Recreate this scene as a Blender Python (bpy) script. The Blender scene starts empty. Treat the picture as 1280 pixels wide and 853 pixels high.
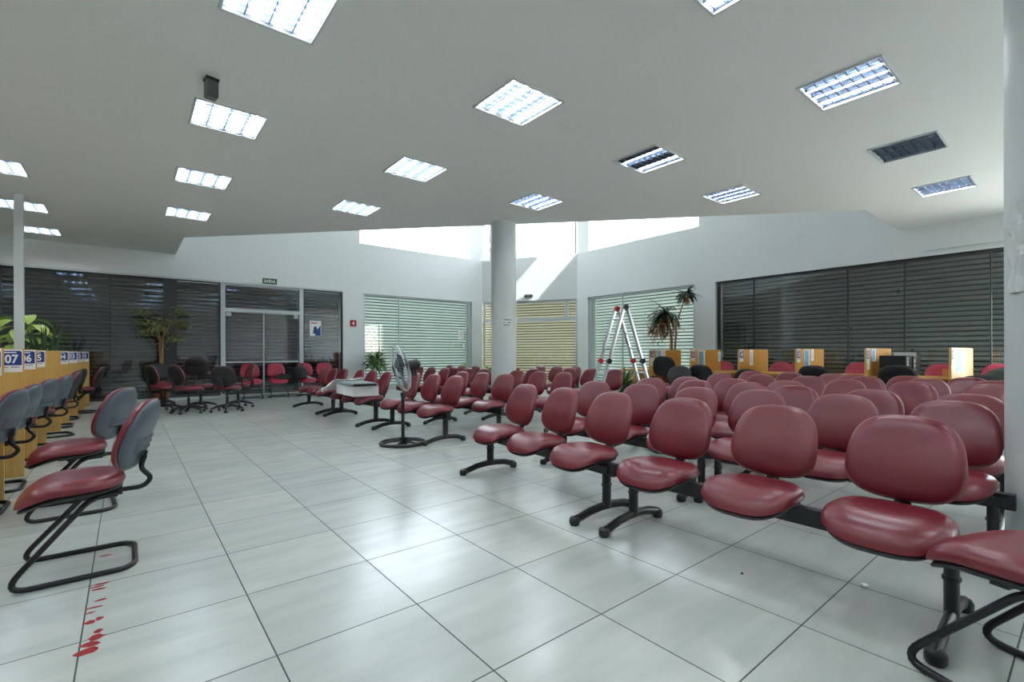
import bpy, bmesh, math, random
from math import sin, cos, pi, radians, sqrt, atan2, exp
from mathutils import Vector, Matrix, Euler

# World frame: x runs along the left shop-front wall, y along the right one, z up, metres.
# The camera stands at x = y = 0.
SC = bpy.context.scene
COL = SC.collection
random.seed(7)
H_CEIL, V_WALL, U_WALL, Z_FAS, Z_SILL, Z_HEAD, Z_ROOF = 3.68, 14.65, 12.25, 3.07, 4.65, 7.05, 7.25
CH0, CH1 = Vector((10.40, 14.65, 0)), Vector((12.25, 11.52, 0))     # the cut-off room corner

# ------------------------------------------------------------------ materials
def lin(r, g, b):
    f = lambda c: (c/255/12.92) if c/255 <= .04045 else ((c/255+.055)/1.055)**2.4
    return (f(r), f(g), f(b), 1)

def nmat(name):
    m = bpy.data.materials.new(name); m.use_nodes = True
    nt = m.node_tree; nt.nodes.clear()
    out = nt.nodes.new('ShaderNodeOutputMaterial')
    return m, nt, out

def node(nt, kind, **kw):
    n = nt.nodes.new(kind)
    for k, v in kw.items():
        if hasattr(n, k) and k not in n.inputs: setattr(n, k, v)
        else: n.inputs[k].default_value = v
    return n

def mat(name, col, rough=.5, metal=0, var=.0, vscale=8, bump=0, bscale=200, spec=.5, coat=0, col2=None):
    """Principled surface with procedural tone variation and grain."""
    m, nt, out = nmat(name)
    p = node(nt, 'ShaderNodeBsdfPrincipled'); L = nt.links.new
    p.inputs['Roughness'].default_value = rough; p.inputs['Metallic'].default_value = metal
    p.inputs['Specular IOR Level'].default_value = spec
    p.inputs['Coat Weight'].default_value = coat
    L(p.outputs[0], out.inputs[0])
    tc = node(nt, 'ShaderNodeTexCoord')
    if var > 0 or col2:
        nz = node(nt, 'ShaderNodeTexNoise'); nz.inputs['Scale'].default_value = vscale; nz.inputs['Detail'].default_value = 4
        L(tc.outputs['Object'], nz.inputs['Vector'])
        mx = node(nt, 'ShaderNodeMix', data_type='RGBA')
        rp = node(nt, 'ShaderNodeMapRange'); rp.inputs[1].default_value = .3; rp.inputs[2].default_value = .7
        L(nz.outputs['Fac'], rp.inputs[0]); L(rp.outputs[0], mx.inputs[0])
        c2 = col2 or tuple(min(1, c*(1-var)) for c in col[:3])+(1,)
        mx.inputs[6].default_value = col; mx.inputs[7].default_value = c2
        L(mx.outputs[2], p.inputs['Base Color'])
    else:
        p.inputs['Base Color'].default_value = col
    if bump > 0:
        nb = node(nt, 'ShaderNodeTexNoise'); nb.inputs['Scale'].default_value = bscale
        L(tc.outputs['Object'], nb.inputs['Vector'])
        b = node(nt, 'ShaderNodeBump'); b.inputs['Strength'].default_value = bump; b.inputs['Distance'].default_value = .002
        L(nb.outputs['Fac'], b.inputs['Height']); L(b.outputs[0], p.inputs['Normal'])
    return m

def emis(name, col, strength):
    m, nt, out = nmat(name)
    e = node(nt, 'ShaderNodeEmission'); e.inputs[0].default_value = col; e.inputs[1].default_value = strength
    nt.links.new(e.outputs[0], out.inputs[0]); return m

def glass(name, tint=(.93, .97, .95, 1), refl=1.0):
    m, nt, out = nmat(name); L = nt.links.new
    t = node(nt, 'ShaderNodeBsdfTransparent'); t.inputs[0].default_value = tint
    g = node(nt, 'ShaderNodeBsdfGlossy'); g.inputs['Roughness'].default_value = .015
    f = node(nt, 'ShaderNodeFresnel')
    gi = node(nt, 'ShaderNodeNewGeometry'); io = node(nt, 'ShaderNodeMapRange')
    io.inputs[3].default_value = 1.5; io.inputs[4].default_value = 1/1.5
    L(gi.outputs['Backfacing'], io.inputs[0]); L(io.outputs[0], f.inputs[0])
    mu = node(nt, 'ShaderNodeMath', operation='MULTIPLY'); mu.inputs[1].default_value = refl
    mx = node(nt, 'ShaderNodeMixShader')
    L(f.outputs[0], mu.inputs[0]); L(mu.outputs[0], mx.inputs[0]); L(t.outputs[0], mx.inputs[1]); L(g.outputs[0], mx.inputs[2])
    L(mx.outputs[0], out.inputs[0]); return m

def floor_mat():
    m, nt, out = nmat('floor_tiles'); L = nt.links.new
    p = node(nt, 'ShaderNodeBsdfPrincipled'); L(p.outputs[0], out.inputs[0])
    tc = node(nt, 'ShaderNodeTexCoord')
    mp = node(nt, 'ShaderNodeMapping'); mp.inputs['Location'].default_value = (.254*.6, -4.3454*.6+3.0, 0)
    L(tc.outputs['Object'], mp.inputs[0])
    br = node(nt, 'ShaderNodeTexBrick', offset=0, squash=1)
    br.inputs['Scale'].default_value = 1; br.inputs['Mortar Size'].default_value = .0032
    br.inputs['Mortar Smooth'].default_value = .1
    br.inputs['Brick Width'].default_value = .6; br.inputs['Row Height'].default_value = .6
    br.inputs['Color1'].default_value = (0, 0, 0, 1); br.inputs['Color2'].default_value = (1, 1, 1, 1)
    L(mp.outputs[0], br.inputs[0])
    base = node(nt, 'ShaderNodeMix', data_type='RGBA')
    base.inputs[6].default_value = lin(185, 193, 191); base.inputs[7].default_value = lin(196, 203, 200)
    L(br.outputs['Color'], base.inputs[0])
    mp2 = node(nt, 'ShaderNodeMapping'); mp2.inputs['Scale'].default_value = (.8, 3.2, 1)
    L(tc.outputs['Object'], mp2.inputs[0])
    nz = node(nt, 'ShaderNodeTexNoise'); nz.inputs['Scale'].default_value = 2.2; nz.inputs['Detail'].default_value = 6
    L(mp2.outputs[0], nz.inputs['Vector'])
    rg = node(nt, 'ShaderNodeMapRange'); rg.inputs[1].default_value = .35; rg.inputs[2].default_value = .75
    rg.inputs[3].default_value = 0; rg.inputs[4].default_value = .55
    L(nz.outputs['Fac'], rg.inputs[0])
    dirt = node(nt, 'ShaderNodeMix', data_type='RGBA'); dirt.inputs[7].default_value = lin(160, 168, 167)
    L(rg.outputs[0], dirt.inputs[0]); L(base.outputs[2], dirt.inputs[6])
    gr = node(nt, 'ShaderNodeMix', data_type='RGBA'); gr.inputs[7].default_value = lin(62, 68, 70)
    L(br.outputs['Fac'], gr.inputs[0]); L(dirt.outputs[2], gr.inputs[6])
    L(gr.outputs[2], p.inputs['Base Color'])
    n2 = node(nt, 'ShaderNodeTexNoise'); n2.inputs['Scale'].default_value = 5; n2.inputs['Detail'].default_value = 5
    L(tc.outputs['Object'], n2.inputs['Vector'])
    rr = node(nt, 'ShaderNodeMapRange'); rr.inputs[3].default_value = .15; rr.inputs[4].default_value = .30
    L(n2.outputs['Fac'], rr.inputs[0])
    ra = node(nt, 'ShaderNodeMath', operation='MULTIPLY_ADD'); ra.inputs[1].default_value = .5
    L(br.outputs['Fac'], ra.inputs[0]); L(rr.outputs[0], ra.inputs[2]); L(ra.outputs[0], p.inputs['Roughness'])
    p.inputs['Specular IOR Level'].default_value = .62
    return m

def wood_mat(name, a, b, scale=(30, 30, 2)):
    m, nt, out = nmat(name); L = nt.links.new
    p = node(nt, 'ShaderNodeBsdfPrincipled'); L(p.outputs[0], out.inputs[0])
    tc = node(nt, 'ShaderNodeTexCoord'); mp = node(nt, 'ShaderNodeMapping'); mp.inputs['Scale'].default_value = scale
    L(tc.outputs['Object'], mp.inputs[0])
    nz = node(nt, 'ShaderNodeTexNoise'); nz.inputs['Scale'].default_value = 1; nz.inputs['Detail'].default_value = 5
    L(mp.outputs[0], nz.inputs['Vector'])
    rg = node(nt, 'ShaderNodeMapRange'); rg.inputs[1].default_value = .3; rg.inputs[2].default_value = .7
    L(nz.outputs['Fac'], rg.inputs[0])
    mx = node(nt, 'ShaderNodeMix', data_type='RGBA'); mx.inputs[6].default_value = a; mx.inputs[7].default_value = b
    L(rg.outputs[0], mx.inputs[0]); L(mx.outputs[2], p.inputs['Base Color'])
    p.inputs['Roughness'].default_value = .42
    return m

def facade_mat():
    m, nt, out = nmat('weathered_concrete'); L = nt.links.new
    p = node(nt, 'ShaderNodeBsdfPrincipled'); L(p.outputs[0], out.inputs[0]); p.inputs['Roughness'].default_value = .9
    tc = node(nt, 'ShaderNodeTexCoord')
    v = node(nt, 'ShaderNodeTexNoise'); v.inputs['Scale'].default_value = 1.6; v.inputs['Detail'].default_value = 8; v.inputs['Roughness'].default_value = .65
    L(tc.outputs['Object'], v.inputs['Vector'])
    r = node(nt, 'ShaderNodeValToRGB'); r.color_ramp.elements[0].position = .38; r.color_ramp.elements[1].position = .6
    r.color_ramp.elements[0].color = lin(88, 92, 100); r.color_ramp.elements[1].color = lin(172, 174, 178)
    L(v.outputs['Fac'], r.inputs[0]); L(r.outputs[0], p.inputs['Base Color'])
    return m

def leaf_mat(name, a, b, rough=.4):
    m, nt, out = nmat(name); L = nt.links.new
    p = node(nt, 'ShaderNodeBsdfPrincipled'); L(p.outputs[0], out.inputs[0]); p.inputs['Roughness'].default_value = rough
    gi = node(nt, 'ShaderNodeNewGeometry')
    mx = node(nt, 'ShaderNodeMix', data_type='RGBA'); mx.inputs[6].default_value = a; mx.inputs[7].default_value = b
    L(gi.outputs['Random Per Island'], mx.inputs[0]); L(mx.outputs[2], p.inputs['Base Color'])
    return m

M = {}
M['floor'] = floor_mat()
M['wall'] = mat('white_paint', lin(228, 231, 232), .75, var=.03, vscale=1.2)
M['ceiling'] = mat('ceiling_paint', lin(232, 233, 231), .85, var=.02, vscale=.7)
M['column'] = mat('column_paint', lin(214, 221, 223), .45, var=.05, vscale=2)
M['vinyl'] = mat('maroon_vinyl', lin(112, 28, 43), .31, var=0, bump=.12, bscale=420, spec=.6, vscale=5, col2=lin(118, 36, 49))
M['vinyl_worn'] = mat('worn_maroon_vinyl', lin(122, 46, 53), .34, bump=.12, bscale=420, spec=.6, vscale=4, col2=lin(112, 32, 46))
M['vinyl_pink'] = mat('red_vinyl', lin(176, 48, 70), .4, bump=.1, bscale=420, vscale=5, col2=lin(160, 40, 70))
M['black'] = mat('black_plastic', lin(30, 32, 35), .42, var=.2, vscale=6)
M['blacksteel'] = mat('black_steel', lin(20, 20, 24), .33, spec=.5)
M['shell'] = mat('charcoal_plastic', lin(72, 81, 92), .40, var=.15, vscale=7)
M['beam'] = mat('beam_steel', lin(28, 31, 35), .45, var=.15, vscale=3)
M['chrome'] = mat('bright_steel', lin(190, 194, 196), .18, metal=1)
M['alu'] = mat('aluminium', lin(190, 193, 196), .34, metal=.8)
M['whitemetal'] = mat('white_aluminium', lin(205, 210, 214), .4)
M['darkframe'] = mat('dark_frame', lin(60, 64, 68), .45)
M['louver'] = mat('polished_louver', lin(222, 230, 240), .3, metal=.45)
M['blade'] = mat('mirror_blade', lin(118, 131, 152), .3, metal=1)
M['tube'] = emis('lit_tube', (.95, 1.0, 1.0, 1), 46)
M['tube_off'] = mat('unlit_tube', lin(205, 208, 205), .4)
M['shut_dark'] = mat('dark_shutter', lin(66, 71, 74), .5, var=.2, vscale=1.5)
M['shut_grey'] = mat('grey_shutter', lin(118, 126, 122), .5, var=.15, vscale=1.2)
M['shut_light'] = mat('pale_shutter', lin(206, 214, 208), .5, var=.1, vscale=1.2)
M['shut_tan'] = mat('tan_shutter', lin(214, 206, 180), .5, var=.1, vscale=1.2)
def shutter_mat(name, col, tr):
    m, nt, out = nmat(name); L = nt.links.new
    p = node(nt, 'ShaderNodeBsdfPrincipled'); p.inputs['Base Color'].default_value = col; p.inputs['Roughness'].default_value = .5
    t = node(nt, 'ShaderNodeBsdfTranslucent'); t.inputs[0].default_value = col
    mx = node(nt, 'ShaderNodeMixShader'); mx.inputs[0].default_value = tr
    L(p.outputs[0], mx.inputs[1]); L(t.outputs[0], mx.inputs[2]); L(mx.outputs[0], out.inputs[0]); return m
M['shut_light'] = shutter_mat('pale_perforated_shutter', lin(206, 216, 210), .12)
M['shut_tan'] = shutter_mat('tan_perforated_shutter', lin(222, 212, 184), .12)
M['joint'] = mat('shutter_joint', lin(38, 42, 42), .7)
M['glass'] = glass('shop_glass', (.96, .98, .975, 1), 1.8)
M['glass_green'] = glass('green_glass', (.94, .98, .96, 1), 1.3)
M['wood'] = wood_mat('beech_laminate', lin(214, 178, 108), lin(196, 156, 86))
M['wood2'] = wood_mat('amber_laminate', lin(214, 164, 84), lin(196, 142, 62))
M['paper'] = mat('white_paper', lin(236, 238, 242), .7)
M['blue'] = mat('blue_print', lin(24, 62, 148), .6)
M['sky'] = mat('light_blue_print', lin(126, 182, 222), .6)
M['navy'] = mat('navy_print', lin(30, 44, 92), .6)
M['greyprint'] = mat('grey_print', lin(150, 156, 168), .6)
M['redprint'] = mat('red_print', lin(196, 60, 66), .6)
M['green'] = mat('green_sign', lin(14, 92, 58), .5)
M['redsign'] = mat('red_sign', lin(178, 24, 26), .5)
M['redtape'] = mat('red_tape', lin(160, 32, 38), .6, var=.3, vscale=60)
M['yellowtape'] = mat('yellow_tape', lin(226, 206, 40), .6)
M['leaf'] = leaf_mat('leaf_dark', lin(62, 100, 52), lin(118, 150, 80))
M['leaf_dry'] = leaf_mat('leaf_dry', lin(74, 92, 52), lin(142, 142, 92))
M['leaf_pale'] = leaf_mat('leaf_pale', lin(132, 176, 66), lin(196, 216, 120))
M['leaf_deep'] = leaf_mat('leaf_deep', lin(22, 44, 26), lin(44, 74, 40))
M['leaf_brown'] = leaf_mat('leaf_brown', lin(128, 92, 60), lin(160, 122, 84))
M['bark'] = mat('bark', lin(134, 100, 70), .85, bump=.5, bscale=40, col2=lin(172, 140, 102), vscale=20)
M['pot'] = mat('terracotta', lin(136, 82, 60), .8, var=.2)
M['soil'] = mat('soil', lin(52, 40, 32), .95, var=.4, vscale=60)
M['potblack'] = mat('black_pot', lin(40, 42, 44), .5)
M['cloth'] = mat('white_sheet', lin(240, 243, 246), .6, var=.05, vscale=6)
M['carton'] = mat('white_carton', lin(232, 235, 237), .65, var=.05, vscale=3)
M['device'] = mat('grey_casing', lin(100, 104, 102), .5)
M['panelgrey'] = mat('blue_grey_panel', lin(150, 166, 174), .35)
M['orangebox'] = mat('orange_card', lin(214, 150, 100), .7)
M['towel'] = mat('dark_green_cloth', lin(44, 58, 50), .85, var=.4, vscale=14)
M['plaster'] = mat('peeling_paint', lin(222, 226, 228), .9, bump=.8, bscale=40)
M['facade'] = facade_mat()
M['pave'] = mat('pavement', lin(220, 218, 212), .9, var=.15, vscale=2)
M['foliage_out'] = leaf_mat('street_leaf', lin(120, 140, 96), lin(170, 184, 140))

# ------------------------------------------------------------------ mesh builder
class MB:
    def __init__(s): s.v, s.f = [], []
    def add(s, vs, fs):
        o = len(s.v); s.v += [tuple(v) for v in vs]; s.f += [tuple(i+o for i in f) for f in fs]; return s
    def box(s, c, d, rot=None):
        x, y, z = d[0]/2, d[1]/2, d[2]/2
        vs = [Vector((sx*x, sy*y, sz*z)) for sz in (-1, 1) for sy in (-1, 1) for sx in (-1, 1)]
        if rot is not None:
            R = rot if isinstance(rot, Matrix) else Euler(rot).to_matrix()
            vs = [R @ v for v in vs]
        c = Vector(c)
        return s.add([v+c for v in vs], [(0, 2, 3, 1), (4, 5, 7, 6), (0, 1, 5, 4), (2, 6, 7, 3), (0, 4, 6, 2), (1, 3, 7, 5)])
    def bb(s, a, b):
        return s.box([(p+q)/2 for p, q in zip(a, b)], [abs(q-p) for p, q in zip(a, b)])
    def tube(s, pts, r, seg=10, closed=False, ry=None, cap=True):
        pts = [Vector(p) for p in pts]; n = len(pts)
        rs = r if isinstance(r, (list, tuple)) else [r]*n
        t0 = (pts[1]-pts[0]).normalized()
        up = Vector((0, 0, 1)) if abs(t0.z) < .9 else Vector((1, 0, 0))
        prev = None; rings = []
        for i in range(n):
            if closed: t = (pts[(i+1) % n]-pts[i-1])
            else: t = pts[min(i+1, n-1)]-pts[max(i-1, 0)]
            t.normalize()
            if prev is None: nx = t.cross(up).normalized()
            else:
                nx = prev - t*prev.dot(t)
                nx = nx.normalized() if nx.length > 1e-6 else t.cross(up).normalized()
            prev = nx; ny = t.cross(nx)
            k = (ry/r) if ry and not isinstance(r, (list, tuple)) else 1
            rings.append([pts[i]+nx*rs[i]*cos(2*pi*j/seg)+ny*rs[i]*k*sin(2*pi*j/seg) for j in range(seg)])
        vs = [v for R in rings for v in R]; fs = []
        for i in range(n if closed else n-1):
            a, b = i*seg, ((i+1) % n)*seg
            for j in range(seg): fs.append((a+j, a+(j+1) % seg, b+(j+1) % seg, b+j))
        if not closed and cap:
            fs.append(tuple(range(seg))[::-1]); fs.append(tuple((n-1)*seg+j for j in range(seg)))
        return s.add(vs, fs)
    def cyl(s, c, r, h, seg=20, r2=None):
        r2 = r if r2 is None else r2; c = Vector(c)
        vs = [c+Vector((r*cos(2*pi*j/seg), r*sin(2*pi*j/seg), 0)) for j in range(seg)] + \
             [c+Vector((r2*cos(2*pi*j/seg), r2*sin(2*pi*j/seg), h)) for j in range(seg)]
        fs = [(j, (j+1) % seg, seg+(j+1) % seg, seg+j) for j in range(seg)]
        fs += [tuple(range(seg))[::-1], tuple(range(seg, 2*seg))]
        return s.add(vs, fs)
    def lathe(s, prof, seg=28, c=(0, 0, 0)):
        c = Vector(c); vs = []
        for r, z in prof: vs += [c+Vector((r*cos(2*pi*j/seg), r*sin(2*pi*j/seg), z)) for j in range(seg)]
        fs = []
        for i in range(len(prof)-1):
            for j in range(seg): fs.append((i*seg+j, i*seg+(j+1) % seg, (i+1)*seg+(j+1) % seg, (i+1)*seg+j))
        fs.append(tuple(range(seg))[::-1]); fs.append(tuple((len(prof)-1)*seg+j for j in range(seg)))
        return s.add(vs, fs)
    def prism(s, poly, d):
        n = len(poly); poly = [Vector(p) for p in poly]; d = Vector(d)
        return s.add(poly+[p+d for p in poly], [tuple(range(n))[::-1], tuple(range(n, 2*n))] +
                     [(i, (i+1) % n, n+(i+1) % n, n+i) for i in range(n)])
    def mesh(s, name, m, smooth=35):
        me = bpy.data.meshes.new(name); me.from_pydata(s.v, [], s.f); me.update()
        bm = bmesh.new(); bm.from_mesh(me); bmesh.ops.recalc_face_normals(bm, faces=bm.faces); bm.to_mesh(me); bm.free()
        me.materials.append(m)
        if smooth:
            me.shade_smooth(); me.set_sharp_from_angle(angle=radians(smooth))
        return me
    def build(s, name, m, parent=None, loc=(0, 0, 0), rot=(0, 0, 0), smooth=35, bevel=0):
        return put(name, s.mesh(name, m, smooth), parent, loc, rot, bevel)

def put(name, me, parent=None, loc=(0, 0, 0), rot=(0, 0, 0), bevel=0):
    o = bpy.data.objects.new(name, me); COL.objects.link(o)
    o.location = loc; o.rotation_euler = rot
    if parent is not None: o.parent = parent
    if bevel:
        b = o.modifiers.new('Bevel', 'BEVEL'); b.width = bevel; b.segments = 2; b.limit_method = 'ANGLE'
    return o

def thing(name, label, cat, loc=(0, 0, 0), rz=0, group=None):
    o = bpy.data.objects.new(name, None); COL.objects.link(o)
    o.location = loc; o.rotation_euler = (0, 0, rz); o.empty_display_size = .1
    return tag(o, label, cat, group)

def tag(o, label, cat, group=None, kind=None):
    o['label'] = label; o['category'] = cat
    if group: o['group'] = group
    if kind: o['kind'] = kind
    return o

def struct(o):
    o['kind'] = 'structure'; return o

def arc(c, r, a0, a1, n, ax='xz'):
    out = []
    for i in range(n+1):
        a = a0+(a1-a0)*i/n
        d = {'xz': (r*cos(a), 0, r*sin(a)), 'xy': (r*cos(a), r*sin(a), 0), 'yz': (0, r*cos(a), r*sin(a))}[ax]
        out.append(tuple(p+q for p, q in zip(c, d)))
    return out

def fillet(pts, r, n=5):
    """Round the inner corners of a polyline."""
    pts = [Vector(p) for p in pts]; out = [pts[0]]
    for a, b, c in zip(pts, pts[1:], pts[2:]):
        u, w = (a-b), (c-b)
        k = min(r, u.length*.48, w.length*.48)
        p, q = b+u.normalized()*k, b+w.normalized()*k
        for i in range(n+1):
            t = i/n; out.append(p*(1-t)**2+b*2*t*(1-t)+q*t*t)
    out.append(pts[-1]); return out

def pad_mesh(name, m, w, h, t, n=3.0, top=.08, curve=None, place=None, rim=.5, back=.25, seg=48, S=None):
    """Cushion or moulded shell: rounded outline, domed front, flat rear, mapped by place(a, b, c)."""
    mb = MB(); vs = []; S = S or [0, .3, .55, .74, .86, .93, .97, 1.0]
    def pt(s, j):
        th = 2*pi*j/seg; c, q = cos(th), sin(th)
        a = s*w/2*math.copysign(abs(c)**(2/n), c); b = s*h/2*math.copysign(abs(q)**(2/n), q)
        bn = b/(h/2); a *= 1-top*bn
        return a, b
    def front(s): return t*(rim+(1-rim)*(1-s**5))*max(0, 1-s**14)**.5
    def rear(s): return -t*back*max(0, 1-s**14)**.5
    cv = curve or (lambda an, bn: 0)
    for side in (front, rear):
        for s in S[1:] if side is front else S[1:-1]:
            for j in range(seg):
                a, b = pt(s, j); vs.append(place(a, b, cv(a/(w/2), b/(h/2))+side(s)))
    nf = len(S)-1; nr = len(S)-2
    cf = len(vs); vs.append(place(0, 0, cv(0, 0)+front(0)))
    cr = len(vs); vs.append(place(0, 0, cv(0, 0)+rear(0)))
    fs = []
    for k in range(nf-1):
        for j in range(seg): fs.append((k*seg+j, k*seg+(j+1) % seg, (k+1)*seg+(j+1) % seg, (k+1)*seg+j))
    o = nf*seg
    for k in range(nr-1):
        for j in range(seg): fs.append((o+k*seg+j, o+(k+1)*seg+j, o+(k+1)*seg+(j+1) % seg, o+k*seg+(j+1) % seg))
    for j in range(seg):
        fs.append((cf, j, (j+1) % seg)); fs.append((cr, o+(j+1) % seg, o+j))
        fs.append(((nf-1)*seg+j, (nf-1)*seg+(j+1) % seg, o+(nr-1)*seg+(j+1) % seg, o+(nr-1)*seg+j))
    mb.add(vs, fs)
    return mb.mesh(name, m, 60)

def txt(name, body, size, m, parent, loc, rot, bold=.012, sx=1.0):
    c = bpy.data.curves.new(name, 'FONT'); c.body = body; c.size = size; c.align_x = 'CENTER'; c.align_y = 'CENTER'
    c.offset = bold; c.extrude = .0006; c.resolution_u = 3
    tmp = bpy.data.objects.new('tmp', c); me = bpy.data.meshes.new_from_object(tmp)
    bpy.data.objects.remove(tmp); bpy.data.curves.remove(c)
    me.name = name; me.materials.clear(); me.materials.append(m)
    for v in me.vertices: v.co.x *= sx
    return put(name, me, parent, loc, rot)

# ------------------------------------------------------------------ camera
cam = bpy.data.cameras.new('camera'); co = bpy.data.objects.new('camera', cam); COL.objects.link(co)
YAW, ROLL = radians(38.942), -.0023
fw = Vector((sin(YAW), cos(YAW), 0)); rt = Vector((cos(YAW), -sin(YAW), 0)); up = Vector((0, 0, 1))
r2 = rt*cos(ROLL)+up*sin(ROLL); u2 = -rt*sin(ROLL)+up*cos(ROLL)
R3 = Matrix((r2, u2, -fw)).transposed()
co.matrix_world = Matrix.Translation((0, 0, 1.1718)) @ R3.to_4x4()
cam.sensor_fit = 'HORIZONTAL'; cam.sensor_width = 36; cam.lens = 594.1/1280*36
cam.shift_y = (441.5-426.5)/1280; cam.clip_start = .05; cam.clip_end = 300
SC.camera = co

# ------------------------------------------------------------------ setting: floor, walls, ceiling
U0, V0 = -7.0, -5.0
fl = MB().add([(-30, -30, 0), (45, -30, 0), (45, 45, 0), (-30, 45, 0)], [(0, 1, 2, 3)])
fl = MB().add([(U0-.3, V0-.3, 0), (13.2, V0-.3, 0), (13.2, 15.6, 0), (U0-.3, 15.6, 0)], [(0, 1, 2, 3)])
struct(fl.build('floor', M['floor'], smooth=0))
g = MB().box((10, 12, -.12), (90, 90, .2)); struct(g.build('ground', M['pave'], smooth=0))

LU = [.84, 3.06, 5.27, 7.455, 9.64, 11.85]; LV = [-2.9, -.7, 1.48, 3.68, 5.88, 8.07, 10.28]
L_EXTRA = [(-1.40, v) for v in (.4, 2.6, 4.8, 7.0, 9.2, 11.42, 13.5)] + [(-3.6, v) for v in (-1.8, .4, 2.6, 4.8, 7.0, 9.2, 11.42)]
HW = .33
E0, E1 = Vector((.945, 12.42)), Vector((10.12, 2.60))       # slanting free edge of the ceiling slab
def under(u, v): return (u-E0.x)*(E1.y-E0.y)-(v-E0.y)*(E1.x-E0.x) > 0
fix = []
for u in LU[:5]:
    for v in LV:
        q = [under(u+a, v+b) for a in (-.4, .4) for b in (-.4, .4)]
        if all(q): fix.append((u, v))
fix += L_EXTRA
def ceiling():
    us = sorted({round(x, 4) for u, v in fix for x in (u-HW, u+HW)} | {U0, U_WALL, .945, 10.12})
    vs = sorted({round(x, 4) for u, v in fix for x in (v-HW, v+HW)} | {V0, V_WALL, 12.42, 2.60})
    mb = MB()
    for a, b in zip(us, us[1:]):
        for c, d in zip(vs, vs[1:]):
            mu, mv = (a+b)/2, (c+d)/2
            if any(abs(mu-u) < HW and abs(mv-v) < HW for u, v in fix): continue
            poly = [(a, c), (b, c), (b, d), (a, d)]
            if mu > .945 and mv > 12.42: continue
            if mu > 10.12 and mv > 2.60: continue
            if mu > .945 and mv > 2.60 and mu < 10.12 and mv < 12.42:
                f = lambda p: (p[0]-E0.x)*(E1.y-E0.y)-(p[1]-E0.y)*(E1.x-E0.x)
                out = []
                for i in range(4):
                    p, q = poly[i], poly[(i+1) % 4]; fp, fq = f(p), f(q)
                    if (fp < 0) == (under(1, 1)): pass
                    ip, iq = under(*p), under(*q)
                    if ip: out.append(p)
                    if ip != iq:
                        t = fp/(fp-fq); out.append((p[0]+(q[0]-p[0])*t, p[1]+(q[1]-p[1])*t))
                poly = out
                if len(poly) < 3: continue
            mb.add([(x, y, H_CEIL) for x, y in poly], [tuple(range(len(poly)))])
    return mb
struct(ceiling().build('ceiling', M['ceiling'], smooth=0))
# bulkheads standing on the slab edges and closing the high corner space
mb = MB()
edge = [(.945, 14.65), (.945, 12.42), (10.12, 2.60), (12.25, 2.60)]
for p, q in zip(edge, edge[1:]):
    mb.add([(p[0], p[1], H_CEIL), (q[0], q[1], H_CEIL), (q[0], q[1], Z_ROOF), (p[0], p[1], Z_ROOF)], [(0, 1, 2, 3)])
struct(mb.build('wall_bulkhead', M['wall'], smooth=0))
struct(MB().bb((U0-.3, V0-.3, Z_ROOF), (12.62, 15.4, Z_ROOF+.15)).build('roof_slab', M['wall'], smooth=0))

cd = (CH1-CH0).normalized(); cn = Vector((cd.y, -cd.x, 0))        # chamfer direction
if cn.dot(Vector((1, 1, 0))) < 0: cn = -cn                         # outward
CL = (CH1-CH0).length
def chp(s, o, z): p = CH0+cd*s+cn*o; return (p.x, p.y, z)
D = .5
def wall_seg(name, a, b, za, zb, n, t=D, m='wall'):
    """Wall slab between plan points a, b; thickness t outward along n."""
    a, b, n = Vector((a[0], a[1], 0)), Vector((b[0], b[1], 0)), Vector((n[0], n[1], 0))
    mb = MB().prism([(p.x, p.y, za) for p in (a, b, b+n*t, a+n*t)], (0, 0, zb-za))
    return struct(mb.build(name, M[m], smooth=0))
# fascia bands
wall_seg('wall_left', (U0, V_WALL), (CH0.x, V_WALL), Z_FAS, Z_SILL, (0, 1))
wall_seg('wall_right', (U_WALL, V0), (U_WALL, CH1.y), Z_FAS, Z_SILL, (1, 0))
wall_seg('wall_corner', CH0, CH1, Z_FAS, Z_SILL, cn)
# upper walls, set back, with clerestory openings
B = .14
for (a, b, za, zb) in [(U0, 5.74, Z_SILL, Z_ROOF), (5.74, 9.96, Z_HEAD, Z_ROOF)]:
    wall_seg('wall_left_upper', (a, V_WALL+B), (b, V_WALL+B), za, zb, (0, 1), .3)
for (a, b, za, zb) in [(V0, 7.03, Z_SILL, Z_ROOF), (7.03, 11.09, Z_HEAD, Z_ROOF)]:
    wall_seg('wall_right_upper', (U_WALL+B, a), (U_WALL+B, b), za, zb, (1, 0), .3)
wall_seg('wall_left_upper', (9.96, V_WALL+B), (10.62, V_WALL+B), Z_SILL, Z_ROOF, (0, 1), .12)
wall_seg('wall_right_upper', (U_WALL+B, 11.09), (U_WALL+B, 11.62), Z_SILL, Z_ROOF, (1, 0), .12)
q0, q1 = CH0+cd*.0+cn*B, CH1+cn*B
wall_seg('wall_corner_upper', q0, q1, Z_HEAD, Z_ROOF, cn, .3)
# other walls behind the camera
struct(MB().bb((U0-.2, V0, 0), (U0, 15, Z_ROOF)).build('wall_rear', M['wall'], smooth=0))
struct(MB().bb((U0, V0-.2, 0), (12.7, V0, Z_ROOF)).build('wall_near', M['wall'], smooth=0))

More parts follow.
